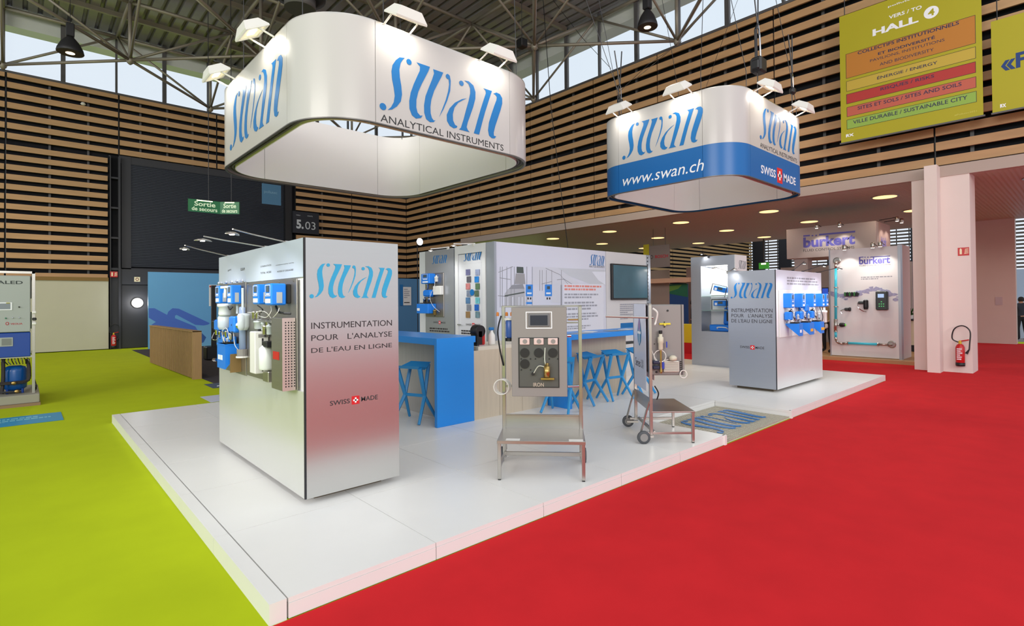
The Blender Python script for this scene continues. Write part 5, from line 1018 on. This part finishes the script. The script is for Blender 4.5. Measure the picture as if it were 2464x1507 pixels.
dev('flow_sensor', 2066, 732, 2082, 725, .08, 'black angled flow sensor beside the controller', lambda q, t, o: (MB().lathe(q.p(1.2, .2, .08), [(.05, -.16), (.06, -.1), (.06, .08), (.04, .1)], 14).build('sensor_head', BLACK, t), hose([q.p(0, .5, .1), q.p(.1, -1.2, .1), q.p(.8, -2.4, .1), q.p(1.3, -2.6, .1)], t, CHR, .01)))
dev('flow_sensor', 2033, 748, 2048, 741, .08, 'small black flow sensor above the pipe clamp', lambda q, t, o: (MB().lathe(q.p(1, .5, .04), [(.05, 0), (.06, .02), (.04, .06)], 12, 'y').build('sensor_head', DARK, t), hose([q.p(0, .5, .1), q.p(-.5, -.1, .1), q.p(-.3, -1.0, .1)], t, CHR, .01)))
# podium of the booth
k = bx('booth_podium', (17.0, 3.2, .007), (24, 9.0, .1), mat('podium oak', (178, 140, 96), .5, noise=.1, scale=3)); tag(k, 'low wooden podium under the violet lettered neighbour booth', 'podium')
t = thing('neighbour_booth_sign', 'grey fascia box with large violet lettering above the neighbour booth', 'sign', (18.7, 5.6, 3.0))
FXX = 18.6; qa = pr(1892, 623, 2107, 538, 'x', FXX); A0 = hit(1892, 553, 'x', FXX); A1 = hit(2107, 538, 'x', FXX); zlo = hit(1892, 624, 'x', FXX).z; zhi = A0.z
bx('fascia_box', (FXX, A1.y, zlo), (FXX+1.6, A0.y, zhi), mat('fascia greige', (180, 168, 164), .6), t, .01)
def fxr(x0, y0, x1, y1): return pr(x0, y0, x1, y1, 'x', FXX)
text('burkert', prl(1933, 597, 572, 2058, 'x', FXX), BU, t, .04); slab('letter_bar', prl(1933, 570, 566.5, 1949, 'x', FXX), BU, t); slab('letter_bar', prl(1971, 567, 563, 2058, 'x', FXX), BU, t); slab('letter_dot', fxr(1953, 569, 1957, 565.5), BU, t); slab('letter_dot', fxr(1962, 568.5, 1966, 565), BU, t); text('FLUID CONTROL SYSTEMS', prl(1933, 606.5, 600.5, 2056, 'x', FXX), TXT, t)
bx('side_panel', (FXX+.3, A1.y-.005, zlo-.1), (FXX+1.6, A1.y-.001, zhi), mat('fascia side', (176, 148, 138), .6), t); text('bürk', Rect((FXX+.55, A1.y-.005, zlo+.25), *FY, .6, .3), BU, t, .03)
bx('pier', (FXX+.1, A0.y-.6, .1), (FXX+.5, A0.y-.2, zlo), mat('fascia greige', (180, 168, 164), .6), t); bx('pier', (FXX+1.2, A1.y+.1, .1), (FXX+1.5, A1.y+.5, zlo), mat('fascia greige', (180, 168, 164), .6), t)
bx('back_wall', (22.5, 4.3, .1), (22.6, 8.6, 3.0), mat('booth back grey', (176, 170, 168), .7), t)
def can(p, n_, label):
    t = thing('can_spotlight', label, 'light', p, group='can spotlights on the neighbour booth'); MB().lathe(p, [(.045, -.02), (.055, 0), (.055, .1), (.035, .12)], 14).build('can', STEEL, t, smooth=True); MB().lathe(p, [(.042, -.022), (.042, -.016)], 14).build('bulb', LAMPW, t)
    MB().tube(p+V((0, 0, .1)), p-V(n_)*.45+V((0, 0, .06)), .01, 5).build('arm', DARK, t)
    l = D.lights.new('can_beam', 'SPOT'); l.energy = 30; l.color = (1, .95, .86); l.spot_size = 1.5; l.spot_blend = .5; l.shadow_soft_size = .05
    lo = D.objects.new('can_beam', l); COL.objects.link(lo); lo.parent = t; lo.location = (0, 0, -.03); lo.rotation_euler = (V(n_)*-.45+V((0, 0, -1))).to_track_quat('-Z', 'Y').to_euler()
for (px, py, lb) in ((1965, 548, 'left'), (2020, 544, 'middle')): can(hit(px, py, 'x', FXX-.4), (-1, 0, 0), 'steel can spotlight above the violet fascia lettering, %s one' % lb)
for (x_, lb) in ((FXX+.6, 'nearer'), (FXX+1.15, 'farther')): can(V((x_, A1.y-.4, zhi+.02)), (0, -1, 0), 'steel can spotlight on the side of the violet fascia, %s one' % lb)
for (px, py, lb) in ((2032, 600, 'left'), (2100, 595, 'middle'), (2118, 592, 'right')): can(hit(px, py, 'x', BX-.4), (-1, 0, 0), 'small spotlight on top of the grey pipe wall, %s one' % lb)
t = thing('info_screen', 'blue lit screen behind the right cabinet', 'screen', (19.5, 6.6, 1.3)); q = pr(1979, 735, 1994, 692, 'x', 19.5); slab('housing', q, BLACK, t, .03); slab('display', fr(q, .03).sub(.05, .05, .95, .95), mat('screen blue', (56, 96, 220), .2, emit=.5), t, .003)
t = thing('reception_counter', 'cream counter with plant seen between booth wall and column', 'counter', (20.5, 4.2, 0)); a = hit(2190, 850, 'z', .1)
bx('body', (20.2, 3.2, .1), (20.8, 4.6, 1.05), mat('cream counter', (214, 202, 178), .6), t); bx('top', (20.15, 3.2, 1.05), (20.85, 4.62, 1.1), DARK, t); bx('toe_kick', (20.19, 3.2, .1), (20.2, 4.6, .3), DARK, t)
t = thing('potted_plant', 'small potted plant on the cream counter behind the column', 'plant', (20.4, 4.0, 1.1)); MB().lathe((20.4, 3.95, 1.1), [(.05, 0), (.07, .12)], 12).build('pot', WPL, t)
k = MB()
for i in range(30):
    a = rn.uniform(0, 6.28); r_ = rn.uniform(.05, .18); z = rn.uniform(.1, .32); c = V((20.4+r_*math.cos(a), 3.95+r_*math.sin(a), 1.1+z)); k.add([(20.4, 3.95, 1.2), c+V((.02, .03, -.02)), c+V((.01, 0, .03)), c-V((.02, .03, .0))], [(0, 1, 2, 3)])
k.build('foliage', mat('plant green', (50, 92, 44), .6), t, kind='stuff')
# ================================================================== FIRE SAFETY
def extinguisher(p, n_, label, full=True):
    t = thing('fire_extinguisher', label, 'extinguisher', p); p = V(p); s = V((n_.y, -n_.x, 0))
    b = MB().lathe(p, [(.07, 0), (.085, .02), (.085, .42), (.06, .48), (.03, .5)], 18).build('cylinder', REDP, t, smooth=True); MB().lathe(p, [(.078, -.012), (.088, .0), (.088, .07)], 18).build('base_ring', BLACK, t, smooth=True)
    MB().lathe(p, [(.03, .5), (.03, .56), (.015, .58)], 10).build('valve', mat('valve yellow', (200, 170, 40), .4), t); MB().tube(p+V((0, 0, .56)), p+V((0, 0, .60))-s*.16, .014, 6).build('handle', REDP, t)
    k = [p+V((0, 0, .54))+s*.03, p+V((0, 0, .62))+s*.14, p+V((0, 0, .84))+s*.10, p+V((0, 0, .92))-s*.05, p+V((0, 0, .8))-s*.18, p+V((0, 0, .5))-s*.17, p+V((0, 0, .36))-s*.16]
    hose(k, t, BLACK, .014); MB().tube(p+V((0, 0, .38))-s*.16, p+V((0, 0, .28))-s*.11, .012, 8, .03).build('horn', BLACK, t)
    R = Rect(p+n_*.087-s*-.05+V((0, 0, .12)), -s, (0, 0, 1), n_, .1, .28); greek(R, [.9, .7, 1, .6, .9, .8], TXTW, t, 31)
    return t
e0 = hit(2311, 880, 'x', 16.0); extinguisher((16.0, e0.y, e0.z), V((-1, 0, 0)), 'red fire extinguisher with black hose hanging on the white column')
e1 = hit(273, 836, 'y', 26.38); extinguisher((e1.x, 26.31, max(.05, e1.z)), V((0, -1, 0)), 'red fire extinguisher on the dark post beside the cream door')
def exsign(q, label):
    t = thing('extinguisher_sign', label, 'sign', q.p(.5, 0)); slab('plate', q, REDP, t, .006); f = fr(q, .006); slab('pictogram', f.sub(.16, .18, .36, .8), mat('sign cream', (236, 226, 190), .5), t, .001); slab('pictogram', f.sub(.2, .8, .3, .9), mat('sign cream', (236, 226, 190), .5), t, .001)
    for i in range(4): k = MB(); k.poly([f.p(.55+.02*i, .2+.17*i, .001), f.p(.95, .28+.17*i, .001), f.p(.95, .34+.17*i, .001), f.p(.6+.02*i, .3+.17*i, .001)], f.n, .001); k.build('flame', mat('sign cream', (236, 226, 190), .5), t)
exsign(pr(2305, 616, 2332, 595, 'x', 16.12), 'red extinguisher pictogram sign on the white column'); exsign(pr(265, 667, 283, 654, 'y', 26.38), 'red extinguisher sign on the dark post beside the shutter')
q = pr(323, 678, 337, 667, 'y', 26.47); t = thing('prohibition_sign', 'small cream pictogram sign above the dark service door', 'sign', q.p(.5, 0)); slab('plate', q, mat('sign cream', (236, 226, 190), .5), t, .006); disc('pictogram', fr(q, .006).sub(.2, .15, .8, .85), mat('sign red brown', (120, 60, 50), .5), t, .001); disc('pictogram', fr(q, .008).sub(.32, .3, .68, .7), mat('sign cream', (236, 226, 190), .5), t, .001)
c = hit(331, 729, 'y', 26.4); t = thing('bulkhead_lamp', 'round glowing bulkhead lamp on the dark service door', 'lamp', c); MB().lathe(c, [(.2, .08), (.2, .03)], 20, 'y').build('ring', GREYP, t); MB().lathe(c, [(.04, -.05), (.13, -.03), (.17, .03)], 20, 'y').build('dome', mat('dome glow', (236, 244, 255), .4, emit=4), t)
l = D.lights.new('bulkhead', 'POINT'); l.energy = 30; l.shadow_soft_size = .15; lo = D.objects.new('bulkhead_light', l); COL.objects.link(lo); lo.parent = t; lo.location = (0, -.25, 0)
q = pr(1828, 648, 1851, 632, 'x', 26.6); t = thing('exit_sign', 'small lit green exit box far off at the end of the passage', 'sign', q.p(.5, 0)); obox('sign_face', q, mat('exit green lit', (60, 150, 50), .4, emit=.5), t, .1, c=0); MB().tube(q.p(.5, 1, .05), q.p(.5, 1, .05)+V((0, 0, 4)), .03, 6).build('rod', CABLE, t); slab('light_tube', fr(q, .1).sub(.25, .7, .75, .95), mat('tube glow', (240, 250, 190), .4, emit=2.5), t, .003)
# ================================================================== LEFT SIDE: MACHINE, BACKDROPS, DIVIDER, FLOOR PRINTS
MG = mat('machine grey', (158, 164, 160), .45, metal=.1); MBL = mat('machine blue', (8, 62, 150), .4)
t = thing('water_treatment_skid', 'grey and blue water treatment cabinet over a blue tank at the left edge', 'machine', (-.3, 13.5, 0))
my = 12.9
bx('pallet', (-1.6, 12.72, .05), (.24, 14.3, .20), mat('pallet grey beige', (150, 146, 132), .7), t, .01); bx('pallet_board', (-1.6, 12.70, .0), (.25, 14.3, .05), mat('pallet wood', (140, 112, 84), .7), t)
bx('frame_post', (.14, my+.02, .2), (.18, my+.06, 2.38), STEEL, t); bx('frame_post', (.16, 14.1, .2), (.2, 14.14, 2.4), STEEL, t); bx('frame_rail', (-1.6, my+.02, 2.34), (.18, my+.06, 2.38), STEEL, t); bx('frame_rail', (.14, my+.06, 2.34), (.18, 14.1, 2.38), STEEL, t); bx('frame_rail', (-1.6, my+.03, .84), (.16, my+.07, .88), STEEL, t); bx('frame_rail', (.14, my+.06, .84), (.18, 14.1, .88), STEEL, t)
cb = bx('upper_cabinet', (-1.6, my, 1.30), (.12, my+.8, 2.30), MG, t, .01); bx('lower_cabinet', (-1.6, my, .86), (.12, my+.8, 1.29), MBL, t, .01); bx('side_panel', (.125, my+.1, 1.9), (.135, my+1.1, 2.3), mat('machine side', (120, 120, 140), .5), t); bx('side_panel', (.125, my+.1, 1.35), (.135, my+.5, 1.65), mat('machine side green', (50, 90, 80), .5), t)
def my_(x0, y0, x1, y1): return pr(x0, y0, x1, y1, 'y', my)
mt = mat('machine text', (40, 50, 50), .5)
text('SEALED', Rect((hit(-32, 684, 'y', my).x, my, hit(40, 684, 'y', my).z), *FY, hit(55, 684, 'y', my).x-hit(-32, 684, 'y', my).x, .058), mt, cb, .02)
q = my_(-12, 747, 29, 728); obox('screen_frame', q, TXTW, cb, .01, c=0); slab('display', fr(q, .011).sub(.1, .12, .9, .88), mat('display grey', (124, 132, 142), .4), cb, .002); slab('label_plate', fr(q, .013).sub(.65, .88, .88, .98), YEL, cb, .002)
for (px, py, mm) in ((46, 739, BLACK), (14, 766, mat('button green', (30, 120, 90), .4)), (30, 765, CHR), (46, 765, CHR)): MB().lathe(hit(px, py, 'y', my), [(.008, -.03), (.012, -.02), (.012, 0)], 12, 'y').build('button', mm, cb)
text('VEOLIA', my_(25, 782, 54, 777), mat('brand red', (168, 30, 44), .5), cb, .02); disc('emblem', my_(13, 783, 22, 775), mat('brand red', (168, 30, 44), .5), cb); disc('emblem', fr(my_(15, 781.5, 20, 776.5), .005), MG, cb, .001)
q = my_(-8, 835, 31, 812); obox('vent_frame', q, MG, t, .01, c=0); slab('vent', fr(q, .011).sub(.3, .12, .92, .88), mat('vent grey', (120, 124, 120), .6), t, .003)
tc_ = hit(36, 905, 'y', my+.3); MB().lathe((tc_.x, my+.3, .24), [(.09, 0), (.16, .05), (.165, .1), (.165, .36), (.15, .42), (.08, .45)], 20).build('pressure_tank', mat('tank blue', (10, 78, 150), .25), t, smooth=True)
for dx in (-.1, .1): MB().tube((tc_.x+dx, my+.2, .2), (tc_.x+dx, my+.2, .28), .02, 6).build('tank_foot', MBL, t)
ins = mat('pipe insulation', (48, 42, 42), .8)
hose([(.08, my+.2, .80), (.10, my+.15, .6), (.08, my+.12, .42), (-.1, my+.08, .40), (-.3, my+.08, .40)], t, ins, .03, 'insulated_pipe'); hose([(-.3, my+.1, .25), (-.1, my+.06, .24), (.0, my+.06, .24)], t, BLACK, .02, 'insulated_pipe'); hose([(-.24, my+.1, .84), (-.24, my+.12, .5), (-.26, my+.1, .22)], t, ins, .03, 'insulated_pipe')
for (x, z) in ((-.10, .40), (-.06, .25)): MB().lathe((x, my+.05, z), [(.02, -.03), (.035, -.01), (.035, .01), (.02, .03)], 10, 'x').build('brass_valve', BRASS, t)
for i in range(9): hose([(-.25+.04*i, my+.1, .84), (-.26+.045*i, my+.05, .80-.01*(i % 3)), (-.22+.04*i, my+.2, .72)], t, BLACK if i % 2 else STEEL, .008)
hose([(.16, my+.1, .45), (.19, my+.05, .3), (.17, my+.2, .22)], t, BLACK, .02); bx('pump', (-.6, my+.2, .2), (-.32, my+.5, .5), DARK, t, .04)
for (z, mm) in ((1.62, WPL), (1.50, BLACK), (1.42, WPL)): bx('side_fitting', (.14, my-.02, z), (.2, my+.05, z+.05), mm, t, .01)
# backdrop walls
t = thing('backdrop_wall', 'bright blue printed backdrop with ribbon graphic left of the near cabinet', 'backdrop', (5.5, 25.4, 0)); BWM = mat('backdrop blue', (104, 172, 226), .5, noise=.08, scale=.5)
bx('panel', (3.70, 25.4, 0), (9.0, 25.46, 3.06), BWM, t)
def bq(pts, m_, d=.002):
    k = MB(); k.poly([hit(x, y, 'y', 25.4)+V((0, -d, 0)) for x, y in pts], V((0, -1, 0)), .001); k.build('ribbon_print', m_, t)
rb_ = mat('ribbon violet', (72, 112, 206), .5); rd = mat('ribbon deep', (48, 92, 160), .5)
bq([(358, 742), (372, 742), (402, 758), (405, 750), (415, 742), (430, 743), (505, 778), (497, 784), (470, 782), (425, 758), (421, 760), (421, 766), (470, 786), (478, 800), (440, 806), (358, 780)], rb_); bq([(358, 765), (375, 775), (358, 786)], mat('ribbon sky', (112, 176, 222), .5), .004)
bq([(478, 786), (508, 780), (530, 800), (535, 830), (500, 838), (484, 838), (484, 806)], mat('ribbon sky', (112, 176, 222), .5), .003); bq([(484, 800), (496, 812), (490, 824), (484, 826)], rd, .005)
t = thing('backdrop_wall', 'muted blue backdrop panel behind the near blue bar', 'backdrop', (11.5, 22, 0)); bx('panel', (8.6, 22, 0), (15.2, 22.06, 2.87), mat('backdrop slate blue', (78, 130, 176), .55, noise=.05, scale=.5), t)
q = pr(970, 735, 989, 691, 'y', 21.97); p_ = thing('poster', 'white notice poster with blue edge on the muted blue backdrop', 'poster', q.p(.5, 0)); slab('sheet', q, WHITE, p_, .01); slab('blue_edge', Rect(q.p(-.35, -.02), q.r, q.u, q.n, q.w*.33, q.h*1.15), LOGOB, p_, .02); slab('print_bar', fr(q, .011).sub(.1, .12, .8, .17), BLACK, p_, .001); greek(fr(q, .011).sub(.1, .35, .9, .9), [.6, .9, .8, .9, .5], mat('print text grey', (160, 162, 174), .4), p_, 14)
# totem screen and seating by the blue backdrop
t = thing('screen_totem', 'slim black totem with white board beside the near cabinet', 'totem', hit(516, 868, 'z', 0)); a = hit(516, 866, 'z', 0)
bx('foot', (a.x-.25, a.y-.15, .02), (a.x+.3, a.y+.3, .42), BLACK, t, .02); bx('column', (a.x-.08, a.y-.02, .4), (a.x+.06, a.y+.06, 2.35), BLACK, t, .01); q = pr(503, 737, 540, 686, 'y', a.y+.12); slab('board', q, WHITE, t, .03); slab('board_mark', fr(q, .03).sub(.02, .88, .1, .96), REDP, t, .002)
# vertical slat divider
t = thing('slatted_divider', 'oak divider of vertical slats on the lime carpet', 'divider', (2.95, 16.8, 0)); n = 44
for i in range(n):
    f = i/(n-1); y = 14.42+f*4.85; x = 2.965-.11*f; bx('slat', (x, y, .02), (x+.06, y+.052, 1.108), OAK, t)
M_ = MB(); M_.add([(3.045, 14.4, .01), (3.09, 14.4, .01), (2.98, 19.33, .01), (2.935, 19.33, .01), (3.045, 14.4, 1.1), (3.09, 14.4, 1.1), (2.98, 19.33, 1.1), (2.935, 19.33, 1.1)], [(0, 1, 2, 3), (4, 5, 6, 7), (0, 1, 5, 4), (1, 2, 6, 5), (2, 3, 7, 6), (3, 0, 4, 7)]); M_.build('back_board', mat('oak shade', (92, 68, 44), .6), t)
bx('end_board', (2.95, 14.3, 0), (3.14, 14.38, 1.13), OAK, t); M_ = MB(); M_.add([(2.95, 14.3, 1.11), (3.14, 14.3, 1.11), (3.02, 19.35, 1.11), (2.84, 19.35, 1.11), (2.95, 14.3, 1.135), (3.14, 14.3, 1.135), (3.02, 19.35, 1.135), (2.84, 19.35, 1.135)], [(0, 1, 2, 3), (4, 5, 6, 7), (0, 1, 5, 4), (1, 2, 6, 5), (2, 3, 7, 6), (3, 0, 4, 7)]); M_.build('top_rail', OAK, t)
# floor prints
FZ = (V((1, 0, 0)), V((0, 1, 0)), V((0, 0, 1)))
def fprint(name, x0, x1, y0, y1, m_, label, deco):
    t = thing(name, label, 'floor sticker', ((x0+x1)/2, (y0+y1)/2, .006)); R = Rect((x0, y0, .003), *FZ, x1-x0, y1-y0); slab('sheet', R, m_, t, .004); deco(fr(R, .004), t); return t
fprint('floor_sticker', -.9, .48, 10.78, 11.6, mat('sticker blue', (38, 140, 186), .5), 'blue printed floor sticker on the lime carpet by the left machine', lambda R, t: (greek(R.sub(.45, .4, .95, .8), [.7, .9], mat('sticker pale', (120, 190, 210), .5), t, 41), text('pollutec', R.sub(.1, .3, .52, .6), mat('sticker pale', (120, 190, 210), .5), t)))
fprint('floor_sticker', 2.5, 3.9, 10.75, 11.52, mat('sticker white', (196, 200, 222), .5), 'white floor sticker with dark print behind the platform', lambda R, t: greek(R.sub(.2, .2, .7, .8), [.5, .4, .6], TXTB, t, 42))
fprint('floor_sticker', 2.95, 4.3, 12.5, 13.25, mat('sticker slate', (70, 84, 108), .5), 'slate blue floor sticker at the edge of the charcoal carpet', lambda R, t: [k_ for k_ in [MB()]][0].path([R.p(.1, .3, .002), R.p(.3, .45, .002), R.p(.35, .3, .002), R.p(.5, .6, .002), R.p(.55, .4, .002), R.p(.8, .65, .002)], .012, 5).build('print_line', TXTW, t))
# small fittings on the hall
c = hit(200, 253, 'y', 26.42); o = MB().lathe(c, [(.05, 0), (.09, .04), (.05, .1)], 10).build('security_camera', WPL); tag(o, 'small white dome camera on the upper left slats', 'camera')
c = hit(1010, 582, 'y', 20); t = thing('spotlight', 'bright white spotlight glowing before the hall corner', 'light', c); MB().lathe(c, [(.1, .12), (.16, 0)], 16, 'y').build('housing', DARK, t); MB().lathe(c, [(.15, -.01), (.15, -.004)], 16, 'y').build('lens', mat('spot glow', (240, 246, 255), .4, emit=25), t); MB().path([c+V((0, .1, 0)), (c.x, c.y+.2, c.z), (c.x, c.y+.2, 0)], .02, 6).build('pole', DARK, t)
c = hit(1020, 617, 'y', 20); t = thing('spotlight', 'second smaller spotlight glowing lower before the hall corner', 'light', c); MB().lathe(c, [(.05, .1), (.08, 0)], 12, 'y').build('housing', DARK, t); MB().lathe(c, [(.075, -.01), (.075, -.004)], 12, 'y').build('lens', mat('spot glow', (240, 246, 255), .4, emit=25), t); MB().path([c+V((0, .08, 0)), (c.x, c.y+.2, c.z), (c.x, c.y+.2, 0)], .015, 6).build('pole', DARK, t)
c = hit(1256, 105, 'y', 12.5); t = thing('loudspeaker', 'black loudspeaker cube hung in the roof frame', 'loudspeaker', c); bx('cabinet', c-V((.14, .14, .14)), c+V((.14, .14, .14)), BLACK, t, .03); MB().tube(c+V((0, 0, .14)), (c.x, c.y, 12.4), .01, 5).build('bracket', CABLE, t)
# big ventilation duct above the large sign
c = hit(722, -10, 'z', 9.6); t = thing('ventilation_duct', 'dark grey round ventilation duct above the large hanging sign', 'duct', c)
MB().lathe(c, [(.45, -.1), (.62, -.05), (.62, .1), (.42, .16), (.42, 1.2), (.7, 1.3), (.7, 2.6)], 28).build('duct_collar', DARK, t, smooth=True); MB().lathe(c, [(.38, -.35), (.38, -.1)], 24).build('duct_outlet', mat('duct grey', (92, 90, 90), .5, metal=.3), t, smooth=True)
# ================================================================== PEOPLE (background, partly hidden)
def person(name_label, x, y, rz, shirt, trousers, hair, pose=0):
    t = thing('person', name_label, 'person', (x, y, 0), rz)
    me = D.meshes.new('body'); J = dict(pel=(0, 0, .95), sp=(0, -.01, 1.15), ch=(0, 0, 1.36), nk=(0, 0, 1.5), hd=(0, -.02, 1.62), ht=(0, -.01, 1.72), ls=(.18, 0, 1.42), le=(.24, -.02, 1.14), lw=(.2, -.16, .98), lh=(.18, -.24, .96), rs=(-.18, 0, 1.42), re=(-.25, .0, 1.13), rw=(-.24, -.06, .88), rh=(-.23, -.09, .8),
      lp=(.1, 0, .9), lk=(.11, -.03, .5), la=(.11, .02, .09), lt=(.12, -.14, .04), rp_=(-.1, 0, .9), rk=(-.12, -.01, .5), ra=(-.13, .05, .09), rt_=(-.15, -.11, .04))
    if pose: 
        for kx_ in ('ch', 'nk', 'hd', 'ht', 'ls', 'rs'): a = J[kx_]; J[kx_] = (a[0], a[1]-.12*(a[2]-.95)/.5, a[2]-.03)
        J['re'] = (-.26, -.12, 1.14); J['rw'] = (-.16, -.32, 1.12); J['rh'] = (-.1, -.38, 1.14)
    names = list(J); idx = {n: i for i, n in enumerate(names)}
    E_ = [('pel', 'sp'), ('sp', 'ch'), ('ch', 'nk'), ('nk', 'hd'), ('hd', 'ht'), ('ch', 'ls'), ('ls', 'le'), ('le', 'lw'), ('lw', 'lh'), ('ch', 'rs'), ('rs', 're'), ('re', 'rw'), ('rw', 'rh'), ('pel', 'lp'), ('lp', 'lk'), ('lk', 'la'), ('la', 'lt'), ('pel', 'rp_'), ('rp_', 'rk'), ('rk', 'ra'), ('ra', 'rt_')]
    Rr = dict(pel=(.16, .11), sp=(.14, .1), ch=(.16, .11), nk=(.055, .055), hd=(.078, .095), ht=(.06, .07), ls=(.065, .065), le=(.048, .048), lw=(.035, .035), lh=(.035, .022), rs=(.065, .065), re=(.048, .048), rw=(.035, .035), rh=(.035, .022), lp=(.095, .1), lk=(.065, .065), la=(.045, .045), lt=(.045, .03), rp_=(.095, .1), rk=(.065, .065), ra=(.045, .045), rt_=(.045, .03))
    verts = [J[n] for n in names]; edges = [(idx[a], idx[b]) for a, b in E_]; rad = [Rr[n] for n in names]
    for (hand, sgn) in (('lh', 1), ('rh', -1)):      # five fingers
        h = V(J[hand]); w0 = V(J['lw' if hand == 'lh' else 'rw']); d = (h-w0).normalized(); sd = V((1, 0, 0))
        for f in range(5):
            off = sd*(.024-.012*f) if f < 4 else sd*.03; L = (.06, .07, .066, .05, .045)[f]
            a = len(verts); verts += [tuple(h+off+d*.02), tuple(h+off*1.2+d*(.02+L)+V((0, 0, -.012)))] if f < 4 else [tuple(h+off), tuple(h+off*1.6+d*.04)]
            rad += [(.009, .009), (.007, .007)]; edges += [(idx[hand], a), (a, a+1)]
    me.from_pydata(verts, edges, []); o = D.objects.new('body', me); COL.objects.link(o)
    mo = o.modifiers.new('skin', 'SKIN'); 
    for i, v_ in enumerate(me.skin_vertices[0].data): v_.radius = rad[i]; v_.use_root = (i == 0)
    ms = o.modifiers.new('sub', 'SUBSURF'); ms.levels = 2; ms.render_levels = 2
    dg = bpy.context.evaluated_depsgraph_get(); dg.update(); m2 = D.meshes.new_from_object(o.evaluated_get(dg)); D.objects.remove(o)
    for mm in (SKIN, shirt, trousers, BLACK): m2.materials.append(mm)
    for p_ in m2.polygons:
        c_ = p_.center; i = 0
        if c_.z < .1: i = 3
        elif c_.z < .97 and abs(c_.x) < .17+.03: i = 2
        elif c_.z < 1.5 and (c_.z > .99 or abs(c_.x) > .2) and not (abs(c_.x) > .15 and c_.z < .93) and not (c_.y < -.14-.12*pose and c_.z < 1.2): i = 1
        p_.material_index = i; p_.use_smooth = True
    b = D.objects.new('body', m2); COL.objects.link(b); b.parent = t; WM[b] = WM[t]
    hc = V(J['hd']); k = MB(WM[t]); n_ = 14; prof = [(.02, .135), (.06, .12), (.088, .08), (.1, .02), (.095, -.03), (.08, -.05)]
    k.lathe(hc+V((0, .022, .0)), prof, n_).build('hair', hair, t, smooth=True)
    for s in (-1, 1): MB(WM[t]).lathe(hc+V((s*.032, -.092, .0)), [(.004, -.004), (.01, 0), (.004, .004)], 8, 'y').build('eye', BLACK, t); MB(WM[t]).lathe(hc+V((s*.088, .0, -.01)), [(.008, -.03), (.016, 0), (.008, .03)], 8).build('ear', SKIN, t)
    MB(WM[t]).add([hc+V((-.012, -.09, .0)), hc+V((.012, -.09, .0)), hc+V((.016, -.1, -.03)), hc+V((-.016, -.1, -.03)), hc+V((0, -.118, -.03)), hc+V((0, -.1, .01))], [(0, 5, 4, 3), (5, 1, 2, 4), (3, 4, 2)]).build('nose', SKIN, t)
    MB(WM[t]).box(hc+V((-.02, -.096, -.052)), hc+V((.02, -.09, -.046))).build('mouth', mat('lips', (150, 90, 80), .5), t)
    return t
khaki = mat('khaki shirt', (170, 148, 112), .8); blk = mat('black cloth', (26, 26, 32), .85); HB = mat('dark hair', (34, 26, 22), .8); HBR = mat('brown hair', (110, 66, 40), .8)
a = hit(1992, 862, 'z', .1); person('person in khaki shirt and black trousers standing behind the right cabinet', 18.3, hit(1991, 780, 'x', 18.3).y, -1.9, khaki, blk, HBR, 1).location.z = .1
person('person in dark clothes half hidden beside the showcase', 19.5, hit(1668, 800, 'x', 19.5).y, .6, blk, blk, HB)
person('person in dark clothes at the far right edge behind the passage wall', 29.5, hit(2458, 780, 'x', 29.5).y, 2.2, mat('slate cloth', (44, 48, 60), .85), blk, HB)
k = thing('far_counter', 'white draped table at the far right edge', 'table', (30, 1.6, 0)); a = hit(2458, 800, 'x', 31); bx('top', (31, a.y-.6, .98), (31.8, a.y+.3, 1.02), WHITE, k); bx('drape', (31.0, a.y-.6, .0), (31.8, a.y+.3, .975), mat('drape', (190, 205, 220), .7), k)
k = bx('neighbour_wall', (36, -6, 0), (36.1, 3.5, 3.1), mat('bluish white wall', (190, 204, 222), .6)); tag(k, 'pale blue booth wall beyond the passage at the right edge', 'booth wall')
